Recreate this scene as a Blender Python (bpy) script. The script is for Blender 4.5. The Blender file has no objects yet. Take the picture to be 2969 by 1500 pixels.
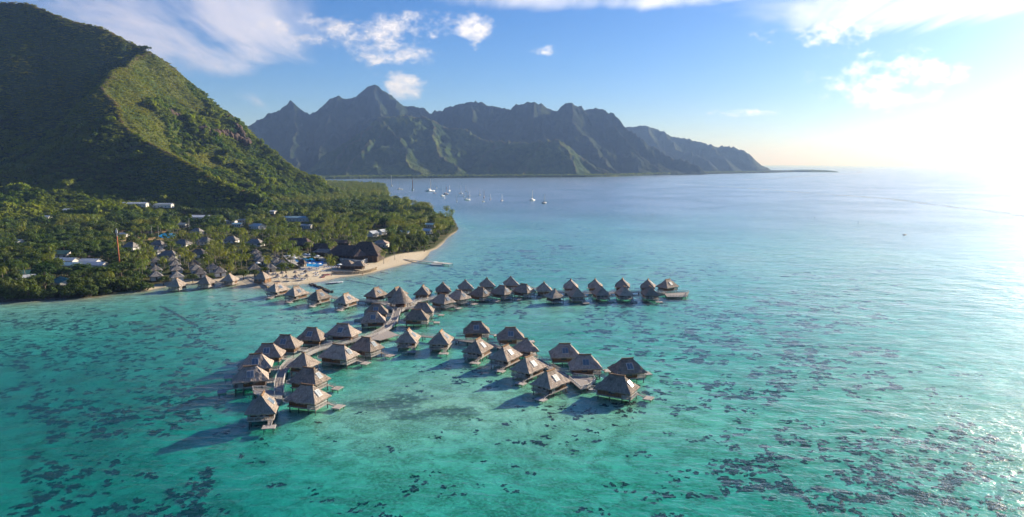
import bpy, math, random
import numpy as np
from mathutils import Vector, Matrix
random.seed(7); RNG = np.random.default_rng(11)
R = math.radians
scene = bpy.context.scene
COL = scene.collection

# ------------------------------------------------------------------ camera
PW, PH, FPX, CAMZ = 2969.0, 1500.0, 2018.0, 70.0
PITCH = math.atan(273.0 / FPX)
cam_d = bpy.data.cameras.new('camera'); cam = bpy.data.objects.new('camera', cam_d); COL.objects.link(cam)
cam_d.sensor_width = 36.0; cam_d.lens = 36.0 * FPX / PW
cam_d.clip_start = 1.0; cam_d.clip_end = 200000.0
cam.location = (0, 0, CAMZ); cam.rotation_euler = (math.pi / 2 - PITCH, 0, 0)
scene.camera = cam

# ------------------------------------------------------------------ light and exposure
SUN_AZ, SUN_EL = 51.0, 20.0          # degrees to the right of the view axis, above the horizon
SUN_DIR = Vector((math.sin(R(SUN_AZ)) * math.cos(R(SUN_EL)), math.cos(R(SUN_AZ)) * math.cos(R(SUN_EL)), math.sin(R(SUN_EL))))
sd_ = bpy.data.lights.new('sun', 'SUN'); sun = bpy.data.objects.new('sun', sd_); COL.objects.link(sun)
sd_.energy = 5.0; sd_.angle = R(0.6); sd_.color = (1.0, 0.91, 0.76)
sun.rotation_euler = SUN_DIR.to_track_quat('Z', 'Y').to_euler()
scene.view_settings.view_transform = 'Standard'; scene.view_settings.look = 'None'
scene.view_settings.gamma = 1.0; scene.view_settings.use_curve_mapping = False
scene.view_settings.exposure = 1.08
cy = scene.cycles
cy.use_denoising = True; cy.denoiser = 'OPENIMAGEDENOISE'
cy.max_bounces = 5; cy.diffuse_bounces = 2; cy.glossy_bounces = 2; cy.transmission_bounces = 4
cy.transparent_max_bounces = 8; cy.volume_bounces = 0; cy.caustics_reflective = False; cy.caustics_refractive = False
cy.sample_clamp_indirect = 4.0; cy.use_adaptive_sampling = True; cy.adaptive_threshold = 0.02; cy.adaptive_min_samples = 12

def ray(px, py):
    x = (px - PW / 2) / FPX; y = -(py - PH / 2) / FPX
    c, s = math.cos(PITCH), math.sin(PITCH)
    return (x, c + y * s, -s + y * c)
def gp(px, py, z=0.0):
    d = ray(px, py); t = (z - CAMZ) / d[2]
    return (d[0] * t, d[1] * t)
def pd(px, py, dist):
    d = ray(px, py); t = dist / math.hypot(d[0], d[1])
    return (d[0] * t, d[1] * t, CAMZ + d[2] * t)
def azel(px, py):
    d = ray(px, py); n = math.sqrt(sum(v * v for v in d))
    return math.atan2(d[0], d[1]), math.asin(d[2] / n)
def project(p):
    c, s = math.cos(PITCH), math.sin(PITCH)
    y, z = p[1], p[2] - CAMZ
    fwd = y * c - z * s; up = y * s + z * c
    return PW / 2 + FPX * p[0] / fwd, PH / 2 - FPX * up / fwd

# ------------------------------------------------------------------ node helpers
class NT:
    def __init__(self, tree): self.t = tree; self.n = tree.nodes; self.l = tree.links
    def new(self, typ, **kw):
        n = self.n.new(typ)
        for k, v in kw.items():
            if k.startswith('i_'): n.inputs[int(k[2:])].default_value = v
            else: setattr(n, k, v)
        return n
    def put(self, sock, v):
        if hasattr(v, 'is_output') or isinstance(v, bpy.types.NodeSocket): self.l.new(v, sock)
        elif v is not None: sock.default_value = v
    def m(self, op, a, b=None, c=None, clamp=False):
        n = self.n.new('ShaderNodeMath'); n.operation = op; n.use_clamp = clamp
        for i, v in enumerate((a, b, c)):
            if v is not None: self.put(n.inputs[i], v)
        return n.outputs[0]
    def mix(self, f, a, b, blend='MIX'):
        n = self.n.new('ShaderNodeMix'); n.data_type = 'RGBA'; n.blend_type = blend
        self.put(n.inputs[0], f); self.put(n.inputs[6], a); self.put(n.inputs[7], b)
        return n.outputs[2]
    def ramp(self, v, lo, hi, a=0.0, b=1.0, smooth=True):
        n = self.n.new('ShaderNodeMapRange'); n.interpolation_type = 'SMOOTHSTEP' if smooth else 'LINEAR'
        self.put(n.inputs[0], v)
        for i, x in enumerate((lo, hi, a, b)): self.put(n.inputs[i + 1], x)
        return n.outputs[0]
    def noise(self, vec, scale, detail=4.0, rough=0.55, dist=0.0, lac=2.0, color=False):
        n = self.n.new('ShaderNodeTexNoise'); self.put(n.inputs['Vector'], vec)
        n.inputs['Scale'].default_value = scale; n.inputs['Detail'].default_value = detail
        n.inputs['Roughness'].default_value = rough; n.inputs['Distortion'].default_value = dist
        n.inputs['Lacunarity'].default_value = lac
        return n.outputs[1 if color else 0]
    def vmap(self, vec, scale=(1, 1, 1), loc=(0, 0, 0), rot=(0, 0, 0)):
        n = self.n.new('ShaderNodeMapping'); self.put(n.inputs[0], vec)
        n.inputs[1].default_value = loc; n.inputs[2].default_value = rot; n.inputs[3].default_value = scale
        return n.outputs[0]

# ------------------------------------------------------------------ world: sky with clouds
world = bpy.data.worlds.new('World'); scene.world = world; world.use_nodes = True; world.cycles.sampling_method = 'MANUAL'; world.cycles.sample_map_resolution = 512
wt = NT(world.node_tree); wt.n.clear()
SKY_STRENGTH = 0.057
sky = wt.new('ShaderNodeTexSky'); sky.sky_type = 'NISHITA'; sky.sun_disc = False
sky.sun_elevation = R(SUN_EL); sky.sun_rotation = R(SUN_AZ)
sky.altitude = 1800.0; sky.air_density = 1.0; sky.dust_density = 1.2; sky.ozone_density = 4.0
tc = wt.new('ShaderNodeTexCoord'); sep = wt.new('ShaderNodeSeparateXYZ'); wt.l.new(tc.outputs['Generated'], sep.inputs[0])
dx, dy, dz = sep.outputs
az = wt.m('ARCTAN2', dx, dy); el = wt.m('ARCSINE', dz)
cum_noise = wt.noise(wt.vmap(tc.outputs['Generated'], (1, 1, 1.7)), 22.0, 5.0, 0.66, 0.0)
def blobs(items):
    out = None
    for px, py, rx, ry in items:
        a0, e0 = azel(px, py)
        u = wt.m('DIVIDE', wt.m('SUBTRACT', az, a0), rx / FPX); v = wt.m('DIVIDE', wt.m('SUBTRACT', el, e0), ry / FPX)
        r = wt.m('SQRT', wt.m('ADD', wt.m('MULTIPLY', u, u), wt.m('MULTIPLY', v, v)))
        b = wt.m('SUBTRACT', 1.0, r)
        out = b if out is None else wt.m('MAXIMUM', out, b)
    return out
cumulus = blobs([(950, 88, 190, 52), (1110, 95, 130, 46), (1215, 78, 100, 50), (1130, 150, 120, 40), (1370, 88, 58, 44), (1602, 146, 52, 24),
                 (1172, 246, 84, 40), (2580, 232, 170, 80), (2390, 92, 150, 34), (2150, 328, 100, 15)])
cum = wt.ramp(wt.m('ADD', wt.m('MINIMUM', cumulus, 0.5), wt.m('MULTIPLY', wt.m('SUBTRACT', cum_noise, 0.52), 3.2)), 0.0, 1.1)
# thin high cloud on a flat layer overhead
pl = wt.new('ShaderNodeCombineXYZ'); zz = wt.m('ADD', wt.m('MAXIMUM', dz, 0.0), 0.09)
wt.put(pl.inputs[0], wt.m('DIVIDE', dx, zz)); wt.put(pl.inputs[1], wt.m('DIVIDE', dy, zz))
cn = wt.noise(wt.vmap(pl.outputs[0], (1.0, 0.42, 1), rot=(0, 0, R(-28))), 1.05, 5.0, 0.62, 0.9)
cir_where = blobs([(430, 40, 620, 200), (640, 160, 210, 80), (1900, -20, 900, 70), (2600, -10, 700, 130)])
cir = wt.m('MULTIPLY', wt.ramp(wt.m('ADD', cn, wt.m('MULTIPLY', wt.ramp(cir_where, 0.0, 0.7), 0.34)), 0.60, 0.98), 0.92)
cir_up = wt.m('MULTIPLY', wt.ramp(cn, 0.52, 0.9), wt.ramp(el, 0.26, 0.5))
cir = wt.m('MAXIMUM', cir, wt.m('MULTIPLY', cir_up, 0.7))
hs = wt.new('ShaderNodeHueSaturation'); hs.inputs['Saturation'].default_value = 1.2; wt.l.new(sky.outputs[0], hs.inputs['Color'])
sky_col = wt.mix(1.0, hs.outputs[0], (0.90, 0.93, 1.14, 1), 'MULTIPLY')
# cloud brightness grows with the sky's glow towards the sun
sunv = wt.new('ShaderNodeVectorMath', operation='DOT_PRODUCT'); wt.l.new(tc.outputs['Generated'], sunv.inputs[0]); sunv.inputs[1].default_value = SUN_DIR
glow = wt.ramp(sunv.outputs['Value'], 0.2, 0.98)
shade = wt.ramp(wt.noise(wt.vmap(tc.outputs['Generated'], (1, 1, 1.7), loc=(0.012, 0.0, 0.02)), 24.0, 3.0, 0.6), 0.62, 0.38)
ccol = wt.mix(shade, (5.0, 5.1, 6.4, 1), (8.2, 7.6, 7.7, 1))
ccol = wt.mix(glow, ccol, (15.0, 14.2, 13.2, 1))
circol = wt.mix(glow, (5.4, 5.6, 7.4, 1), (14.0, 13.4, 12.8, 1))
c1 = wt.mix(cir, sky_col, circol)
c2 = wt.mix(wt.m('MULTIPLY', cum, 0.95), c1, ccol)
bg = wt.new('ShaderNodeBackground'); wt.l.new(c2, bg.inputs[0]); bg.inputs[1].default_value = SKY_STRENGTH
wo = wt.new('ShaderNodeOutputWorld'); wt.l.new(bg.outputs[0], wo.inputs[0])

# ------------------------------------------------------------------ mesh helpers
class MB:
    def __init__(self): self.v = []; self.f = []; self.mi = []
    def add(self, vs, fs, mi=0):
        o = len(self.v); self.v += [tuple(p) for p in vs]; self.f += [tuple(i + o for i in f) for f in fs]; self.mi += [mi] * len(fs); return self
    def box(self, x0, x1, y0, y1, z0, z1, mi=0):
        return self.add([(x0, y0, z0), (x1, y0, z0), (x1, y1, z0), (x0, y1, z0), (x0, y0, z1), (x1, y0, z1), (x1, y1, z1), (x0, y1, z1)],
                        [(0, 3, 2, 1), (4, 5, 6, 7), (0, 1, 5, 4), (1, 2, 6, 5), (2, 3, 7, 6), (3, 0, 4, 7)], mi)
    def beam(self, a, b, w, h, mi=0):
        a, b = Vector(a), Vector(b); d = (b - a).normalized()
        s = d.cross(Vector((0, 0, 1)));
        if s.length < 1e-4: s = Vector((1, 0, 0))
        s.normalize(); u = s.cross(d).normalized(); s = s * w / 2; u = u * h / 2
        vs = [a - s - u, a + s - u, a + s + u, a - s + u, b - s - u, b + s - u, b + s + u, b - s + u]
        return self.add(vs, [(3, 2, 1, 0), (4, 5, 6, 7), (0, 1, 5, 4), (1, 2, 6, 5), (2, 3, 7, 6), (3, 0, 4, 7)], mi)
    def tube(self, pts, rad, n=8, cap=True, mi=0):
        pts = [Vector(p) for p in pts]; vs = []; fs = []
        for i, p in enumerate(pts):
            d = (pts[min(i + 1, len(pts) - 1)] - pts[max(i - 1, 0)]).normalized()
            s = d.cross(Vector((0, 1, 0.01))).normalized(); u = s.cross(d)
            r = rad[i] if hasattr(rad, '__len__') else rad
            for k in range(n):
                a = 2 * math.pi * k / n; vs.append(p + s * (math.cos(a) * r) + u * (math.sin(a) * r))
        for i in range(len(pts) - 1):
            for k in range(n):
                fs.append((i * n + k, i * n + (k + 1) % n, (i + 1) * n + (k + 1) % n, (i + 1) * n + k))
        if cap: fs.append(tuple(range(n - 1, -1, -1))); fs.append(tuple((len(pts) - 1) * n + k for k in range(n)))
        return self.add(vs, fs, mi)
    def lathe(self, prof, n=16, mi=0, cx=0, cy=0):
        vs = []; fs = []
        for r, z in prof:
            for k in range(n):
                a = 2 * math.pi * k / n; vs.append((cx + r * math.cos(a), cy + r * math.sin(a), z))
        for i in range(len(prof) - 1):
            for k in range(n): fs.append((i * n + k, i * n + (k + 1) % n, (i + 1) * n + (k + 1) % n, (i + 1) * n + k))
        return self.add(vs, fs, mi)
    def mesh(self, name, mats, smooth=False):
        me = bpy.data.meshes.new(name); me.from_pydata(self.v, [], self.f)
        for m in (mats if isinstance(mats, (list, tuple)) else [mats]): me.materials.append(m)
        if any(self.mi): me.polygons.foreach_set('material_index', self.mi)
        if smooth: me.polygons.foreach_set('use_smooth', [True] * len(me.polygons))
        me.update(); return me
    def build(self, name, mats, parent=None, smooth=False):
        return link(name, self.mesh(name, mats, smooth), parent)
def link(name, me, parent=None):
    o = bpy.data.objects.new(name, me); COL.objects.link(o)
    if parent is not None: o.parent = parent
    return o
def tag(o, label, cat, group=None, kind=None):
    o['label'] = label; o['category'] = cat
    if group: o['group'] = group
    if kind: o['kind'] = kind
    return o
def structure(o): o['kind'] = 'structure'; return o
def thing(name, label, cat, loc=(0, 0, 0), rz=0.0, group=None, scale=1.0):
    o = bpy.data.objects.new(name, None); COL.objects.link(o); o.empty_display_size = 0.5
    o.location = loc; o.rotation_euler = (0, 0, rz); o.scale = (scale,) * 3 if not hasattr(scale, '__len__') else scale
    return tag(o, label, cat, group)

# numpy noise ---------------------------------------------------------------
def _h(ix, iy, seed):
    n = (ix.astype(np.int64) * 374761393 + iy.astype(np.int64) * 668265263 + seed * 974634777) & 0x7fffffff
    n = ((n ^ (n >> 13)) * 1274126177) & 0x7fffffff
    return ((n ^ (n >> 16)) & 0xffff) / 65535.0
def vnoise(x, y, seed=0):
    ix, iy = np.floor(x), np.floor(y); fx, fy = x - ix, y - iy
    fx = fx * fx * fx * (fx * (fx * 6 - 15) + 10); fy = fy * fy * fy * (fy * (fy * 6 - 15) + 10)
    a = _h(ix, iy, seed); b = _h(ix + 1, iy, seed); c = _h(ix, iy + 1, seed); d = _h(ix + 1, iy + 1, seed)
    return (a + (b - a) * fx) * (1 - fy) + (c + (d - c) * fx) * fy
def _hs(ix, iy, seed):
    n = (ix * 374761393 + iy * 668265263 + seed * 974634777) & 0x7fffffff; n = ((n ^ (n >> 13)) * 1274126177) & 0x7fffffff
    return ((n ^ (n >> 16)) & 0xffff) / 65535.0
def snoise(x, y, seed=0):
    ix, iy = math.floor(x), math.floor(y); fx, fy = x - ix, y - iy; fx = fx * fx * (3 - 2 * fx); fy = fy * fy * (3 - 2 * fy)
    a = _hs(ix, iy, seed); b = _hs(ix + 1, iy, seed); c = _hs(ix, iy + 1, seed); d = _hs(ix + 1, iy + 1, seed)
    return (a + (b - a) * fx) * (1 - fy) + (c + (d - c) * fx) * fy
def fbm(x, y, octs=5, seed=0, ridged=False, gain=0.5):
    s = np.zeros_like(x); a = 1.0; t = 0.0
    for o in range(octs):
        n = vnoise(x * 2 ** o + 17.3 * o, y * 2 ** o - 9.1 * o, seed + o)
        if ridged: n = 1 - np.abs(2 * n - 1)
        s += a * n; t += a; a *= gain
    return s / t
def smooth(x, a, b): t = np.clip((x - a) / (b - a), 0, 1); return t * t * (3 - 2 * t)

# ------------------------------------------------------------------ materials
def mat(name):
    m = bpy.data.materials.new(name); m.use_nodes = True; t = NT(m.node_tree); t.n.clear()
    out = t.new('ShaderNodeOutputMaterial'); return m, t, out
def principled(t, out, col, rough=0.8, bump=None, bstr=0.3, bdist=0.1, spec=0.3, **kw):
    p = t.new('ShaderNodeBsdfPrincipled'); t.put(p.inputs['Base Color'], col); t.put(p.inputs['Roughness'], rough)
    p.inputs['Specular IOR Level'].default_value = spec
    for k, v in kw.items(): t.put(p.inputs[k], v)
    if bump is not None:
        b = t.new('ShaderNodeBump'); t.put(b.inputs['Height'], bump); b.inputs['Strength'].default_value = bstr; b.inputs['Distance'].default_value = bdist
        t.l.new(b.outputs[0], p.inputs['Normal'])
    t.l.new(p.outputs[0], out.inputs[0]); return p
def obj_co(t): return t.new('ShaderNodeTexCoord').outputs['Object']
def world_co(t): return t.new('ShaderNodeNewGeometry').outputs['Position']
def orand(t): return t.new('ShaderNodeObjectInfo').outputs['Random']
M = {}
def simple(name, col, rough=0.8, var=0.12, scale=3.0, spec=0.3, metallic=0.0, stretch=(1, 1, 1)):
    m, t, out = mat(name); n = t.noise(t.vmap(obj_co(t), stretch), scale, 4.0)
    lo = tuple(c * (1 - var) for c in col) + (1,); hi = tuple(min(1, c * (1 + var)) for c in col) + (1,)
    c = t.mix(n, lo, hi); r = t.m('ADD', t.m('MULTIPLY', orand(t), 0.3), 0.85)
    c = t.mix(1.0, c, r, 'MULTIPLY')
    principled(t, out, c, rough, n, 0.25, 0.05, spec, Metallic=metallic); M[name] = m; return m
def thatch(name, a, b, cdark):
    m, t, out = mat(name); co = obj_co(t)
    g = t.new('ShaderNodeNewGeometry'); tex = t.new('ShaderNodeTexCoord')
    uv = t.new('ShaderNodeAttribute'); uv.attribute_name = 'UVMap'
    st = t.noise(t.vmap(uv.outputs['Vector'], (3.2, 0.7, 1)), 1.0, 5.0, 0.75)
    off = t.new('ShaderNodeVectorMath', operation='ADD'); t.l.new(co, off.inputs[0]); cmb = t.new('ShaderNodeCombineXYZ'); t.put(cmb.inputs[0], t.m('MULTIPLY', orand(t), 90.0)); t.l.new(cmb.outputs[0], off.inputs[1])
    big = t.noise(off.outputs[0], 0.55, 4.0, 0.65)
    rows = t.m('FRACT', t.m('ADD', t.m('MULTIPLY', t.new('ShaderNodeSeparateXYZ').outputs[1], 0.0), 0.0))
    su = t.new('ShaderNodeSeparateXYZ'); t.l.new(uv.outputs['Vector'], su.inputs[0])
    rows = t.m('FRACT', t.m('ADD', t.m('MULTIPLY', su.outputs[1], 1.25), t.m('MULTIPLY', st, 0.5)))
    c = t.mix(t.ramp(st, 0.36, 0.64), a + (1,), b + (1,)); c = t.mix(t.ramp(big, 0.48, 0.7, 0, 0.8), c, cdark + (1,))
    c = t.mix(t.ramp(rows, 0.0, 0.25, 0.35, 0.0), c, cdark + (1,))
    c = t.mix(1.0, c, t.m('ADD', t.m('MULTIPLY', orand(t), 0.6), 0.7), 'MULTIPLY')
    h = t.m('ADD', t.m('MULTIPLY', st, 1.0), t.m('MULTIPLY', rows, 0.4))
    principled(t, out, c, 0.95, h, 1.0, 0.3, 0.1); M[name] = m; return m
thatch('thatch', (0.26, 0.205, 0.17), (0.49, 0.405, 0.34), (0.20, 0.16, 0.135))
thatch('thatch_grey', (0.17, 0.155, 0.15), (0.32, 0.295, 0.275), (0.12, 0.11, 0.105))
thatch('thatch_dark', (0.075, 0.055, 0.05), (0.16, 0.12, 0.105), (0.05, 0.04, 0.038))
thatch('thatch_ridge', (0.26, 0.15, 0.085), (0.42, 0.26, 0.15), (0.2, 0.12, 0.07))
simple('deck_wood', (0.36, 0.315, 0.285), 0.85, 0.25, 1.5, stretch=(1, 6, 1))
simple('rail_wood', (0.60, 0.56, 0.52), 0.8, 0.2, 3.0)
simple('platform_wood', (0.42, 0.37, 0.34), 0.85, 0.22, 1.5, stretch=(5, 1, 1))
simple('pile_wood', (0.13, 0.10, 0.085), 0.9, 0.35, 2.0)
simple('wall_wood', (0.20, 0.105, 0.05), 0.75, 0.35, 1.2, stretch=(4, 4, 0.4))
simple('dark_wood', (0.07, 0.045, 0.03), 0.7, 0.3, 2.0)
simple('white_wall', (0.62, 0.60, 0.56), 0.8, 0.1, 1.0)
simple('tan_wall', (0.42, 0.34, 0.24), 0.85, 0.15, 1.0)
simple('white_metal_roof', (0.50, 0.52, 0.54), 0.45, 0.12, 0.7, 0.5)
simple('blue_roof', (0.33, 0.50, 0.55), 0.45, 0.15, 0.7, 0.5)
simple('green_roof', (0.045, 0.14, 0.105), 0.5, 0.2, 0.7, 0.5)
simple('tan_roof', (0.34, 0.26, 0.22), 0.8, 0.15, 0.7)
simple('canvas', (0.80, 0.80, 0.78), 0.7, 0.05, 2.0)
simple('blue_fabric', (0.06, 0.16, 0.42), 0.8, 0.2, 2.0)
simple('white_plastic', (0.78, 0.78, 0.77), 0.4, 0.05, 2.0, 0.5)
simple('red_plastic', (0.55, 0.035, 0.03), 0.35, 0.15, 2.0, 0.5)
simple('hull_dark', (0.10, 0.06, 0.05), 0.4, 0.15, 2.0, 0.5)
simple('hull_blue', (0.05, 0.10, 0.22), 0.4, 0.15, 2.0, 0.5)
simple('mast_metal', (0.66, 0.66, 0.66), 0.4, 0.05, 2.0, 0.5)
simple('mast_wood', (0.40, 0.20, 0.12), 0.5, 0.1, 2.0, 0.5)
simple('orange_steel', (0.42, 0.12, 0.05), 0.7, 0.2, 1.0)
simple('grey_steel', (0.35, 0.35, 0.36), 0.6, 0.1, 1.0)
simple('stone', (0.40, 0.31, 0.20), 0.9, 0.35, 2.2)
simple('dark_rock', (0.085, 0.07, 0.06), 0.9, 0.4, 1.2)
simple('cliff_rock', (0.085, 0.055, 0.04), 0.95, 0.5, 0.12)
simple('concrete', (0.42, 0.39, 0.35), 0.85, 0.12, 0.6)
simple('skin', (0.42, 0.25, 0.17), 0.7, 0.1, 5.0)
simple('shorts_cloth', (0.10, 0.12, 0.3), 0.8, 0.1, 5.0)
simple('dry_grass', (0.30, 0.20, 0.075), 0.95, 0.35, 0.15)
simple('road', (0.16, 0.14, 0.13), 0.9, 0.2, 0.3)
simple('bark', (0.15, 0.12, 0.09), 0.95, 0.3, 2.0)
simple('palm_bark', (0.27, 0.235, 0.19), 0.9, 0.25, 2.0)
m, t, out = mat('glass'); principled(t, out, (0.03, 0.045, 0.06, 1), 0.12, spec=0.6); M['glass'] = m
m, t, out = mat('skylight_glass')
n = t.noise(obj_co(t), 1.2, 2.0); principled(t, out, t.mix(n, (0.09, 0.13, 0.17, 1), (0.16, 0.2, 0.25, 1)), 0.34, spec=0.7); M['skylight_glass'] = m
# pool water
m, t, out = mat('pool_water'); n = t.noise(world_co(t), 0.8, 3.0)
principled(t, out, t.mix(n, (0.006, 0.22, 0.55, 1), (0.015, 0.32, 0.68, 1)), 0.4, n, 0.2, 0.1, 0.05); M['pool_water'] = m

def leaf(name, a, b, yellow, transl=0.35, rough=0.6):
    m, t, out = mat(name); r = orand(t); g = t.noise(world_co(t), 0.014, 5.0, 0.65)
    c = t.mix(r, a + (1,), b + (1,)); c = t.mix(t.ramp(g, 0.38, 0.66, 0, 0.8), c, yellow + (1,))
    f = t.noise(world_co(t), 0.9, 2.0); c = t.mix(1.0, c, t.ramp(f, 0.3, 0.7, 0.7, 1.25), 'MULTIPLY')
    p = t.new('ShaderNodeBsdfPrincipled'); t.put(p.inputs['Base Color'], c); p.inputs['Roughness'].default_value = rough; p.inputs['Specular IOR Level'].default_value = 0.15
    tr = t.new('ShaderNodeBsdfTranslucent'); t.put(tr.inputs[0], t.mix(1.0, c, (1.2, 1.3, 0.5, 1), 'MULTIPLY'))
    mx = t.new('ShaderNodeMixShader'); mx.inputs[0].default_value = transl
    t.l.new(p.outputs[0], mx.inputs[1]); t.l.new(tr.outputs[0], mx.inputs[2]); t.l.new(mx.outputs[0], out.inputs[0]); M[name] = m
leaf('leaf', (0.032, 0.072, 0.018), (0.075, 0.12, 0.024), (0.11, 0.13, 0.026), 0.35)
leaf('leaf_forest', (0.035, 0.09, 0.012), (0.14, 0.20, 0.018), (0.27, 0.285, 0.022), 0.45)
leaf('leaf_fern', (0.17, 0.22, 0.018), (0.26, 0.275, 0.022), (0.31, 0.28, 0.03), 0.45)
leaf('leaf_palm', (0.085, 0.145, 0.028), (0.19, 0.225, 0.04), (0.25, 0.235, 0.045), 0.42, 0.45)
leaf('leaf_pine', (0.07, 0.10, 0.035), (0.10, 0.13, 0.04), (0.12, 0.14, 0.04))

# terrain material: vegetation over soil, sand where the 'sand' attribute says so
m, t, out = mat('ground'); co = world_co(t)
att = t.new('ShaderNodeAttribute'); att.attribute_name = 'sand'
n1 = t.noise(co, 0.05, 6.0); n2 = t.noise(co, 0.6, 4.0); n3 = t.noise(co, 0.012, 4.0, 0.6)
veg = t.mix(t.ramp(n1, 0.4, 0.65), (0.045, 0.06, 0.018, 1), (0.10, 0.085, 0.035, 1))
veg = t.mix(t.ramp(n2, 0.4, 0.7, 0, 0.4), veg, (0.03, 0.04, 0.012, 1))
sand = t.mix(n2, (0.50, 0.42, 0.30, 1), (0.66, 0.56, 0.42, 1))
sep = t.new('ShaderNodeSeparateXYZ'); t.l.new(co, sep.inputs[0])
wet = t.ramp(sep.outputs[2], 0.0, 0.5)
under = t.ramp(sep.outputs[2], -0.5, -0.02, 1.0, 0.0)
sand = t.mix(wet, t.mix(0.5, sand, (0.36, 0.29, 0.18, 1)), sand)
# submerged floor: pale sand, mottled with algae and rubble
fine = t.noise(co, 1.3, 5.0, 0.6); mot = t.noise(co, 0.16, 6.0, 0.65, 0.6)
bed = t.mix(t.ramp(mot, 0.38, 0.62), (0.74, 0.68, 0.49, 1), (0.30, 0.29, 0.16, 1))
zone = t.noise(co, 0.028, 4.0, 0.6, 0.5)
bed = t.mix(t.ramp(zone, 0.45, 0.68, 0, 0.6), bed, (0.24, 0.24, 0.13, 1))
bed = t.mix(t.ramp(fine, 0.35, 0.7, 0, 0.55), bed, (0.84, 0.78, 0.58, 1))
weed = t.new('ShaderNodeAttribute'); weed.attribute_name = 'weed'
wn = t.noise(co, 0.45, 5.0, 0.75)
bed = t.mix(t.m('MULTIPLY', t.ramp(t.m('ADD', wn, t.m('MULTIPLY', weed.outputs['Fac'], 0.22)), 0.54, 0.72), t.m('MULTIPLY', weed.outputs['Fac'], 0.9)), bed, (0.07, 0.075, 0.04, 1))
land = t.mix(att.outputs['Fac'], veg, sand)
c = t.mix(under, land, bed)
principled(t, out, c, 0.95, t.m('ADD', n2, fine), 0.5, 0.3, 0.1); M['ground'] = m
# mountain vegetation
m, t, out = mat('hillside'); co = world_co(t)
n1 = t.noise(co, 0.012, 6.0, 0.6); n2 = t.noise(co, 0.09, 6.0, 0.65); n3 = t.noise(co, 0.5, 3.0, 0.6)
c = t.mix(t.ramp(n1, 0.38, 0.62), (0.05, 0.08, 0.018, 1), (0.11, 0.12, 0.025, 1))
c = t.mix(t.ramp(n2, 0.42, 0.68, 0, 0.8), c, (0.028, 0.052, 0.014, 1))
c = t.mix(t.ramp(n3, 0.5, 0.75, 0, 0.4), c, (0.14, 0.12, 0.035, 1))
att = t.new('ShaderNodeAttribute'); att.attribute_name = 'crest'
c = t.mix(t.ramp(t.m('MULTIPLY', att.outputs['Fac'], n2), 0.28, 0.6, 0, 0.75), c, (0.15, 0.095, 0.05, 1))
principled(t, out, c, 0.95, t.m('ADD', n2, t.m('MULTIPLY', n3, 0.5)), 1.0, 6.0, 0.05); M['hillside'] = m
# far mountain: forest relief too fine to pick apart
def far_mat(name, lo, hi, dk, rock):
    m, t, out = mat(name); co = world_co(t)
    n1 = t.noise(co, 0.004, 6.0, 0.6); n2 = t.noise(co, 0.03, 6.0, 0.7); n3 = t.noise(co, 0.09, 4.0, 0.7)
    c = t.mix(t.ramp(n1, 0.4, 0.62), lo, hi); c = t.mix(t.ramp(n2, 0.42, 0.66, 0, 0.8), c, dk)
    att = t.new('ShaderNodeAttribute'); att.attribute_name = 'crest'
    c = t.mix(t.ramp(t.m('MULTIPLY', att.outputs['Fac'], n2), 0.30, 0.6, 0, 0.6), c, rock)
    principled(t, out, c, 0.95, t.m('ADD', n2, t.m('MULTIPLY', n3, 0.7)), 1.0, 16.0, 0.05); M[name] = m
far_mat('far_hillside', (0.035, 0.07, 0.016, 1), (0.11, 0.14, 0.03, 1), (0.025, 0.05, 0.012, 1), (0.13, 0.09, 0.045, 1))
far_mat('far_range', (0.016, 0.034, 0.014, 1), (0.035, 0.056, 0.02, 1), (0.014, 0.028, 0.012, 1), (0.05, 0.042, 0.03, 1))
# coral
m, t, out = mat('coral'); co = world_co(t); n = t.noise(co, 1.6, 4.0)
principled(t, out, t.mix(n, (0.014, 0.012, 0.009, 1), (0.065, 0.05, 0.025, 1)), 0.9, n, 0.6, 0.2, 0.1); M['coral'] = m
# surf
m, t, out = mat('foam'); n = t.noise(world_co(t), 0.25, 5.0); fc = t.mix(n, (0.7, 0.72, 0.73, 1), (0.88, 0.89, 0.89, 1))
p_ = principled(t, out, fc, 0.35, spec=0.5); tl_ = t.new('ShaderNodeBsdfTranslucent'); t.put(tl_.inputs[0], fc); mx = t.new('ShaderNodeMixShader'); mx.inputs[0].default_value = 0.55
t.l.new(p_.outputs[0], mx.inputs[1]); t.l.new(tl_.outputs[0], mx.inputs[2])
gap = t.ramp(t.noise(t.vmap(world_co(t), (0.35, 1, 1), rot=(0, 0, R(-35))), 0.09, 5.0, 0.7), 0.47, 0.62); tp_ = t.new('ShaderNodeBsdfTransparent'); mx2 = t.new('ShaderNodeMixShader'); t.put(mx2.inputs[0], gap)
t.l.new(tp_.outputs[0], mx2.inputs[1]); t.l.new(mx.outputs[0], mx2.inputs[2]); t.l.new(mx2.outputs[0], out.inputs[0]); M['foam'] = m
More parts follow.
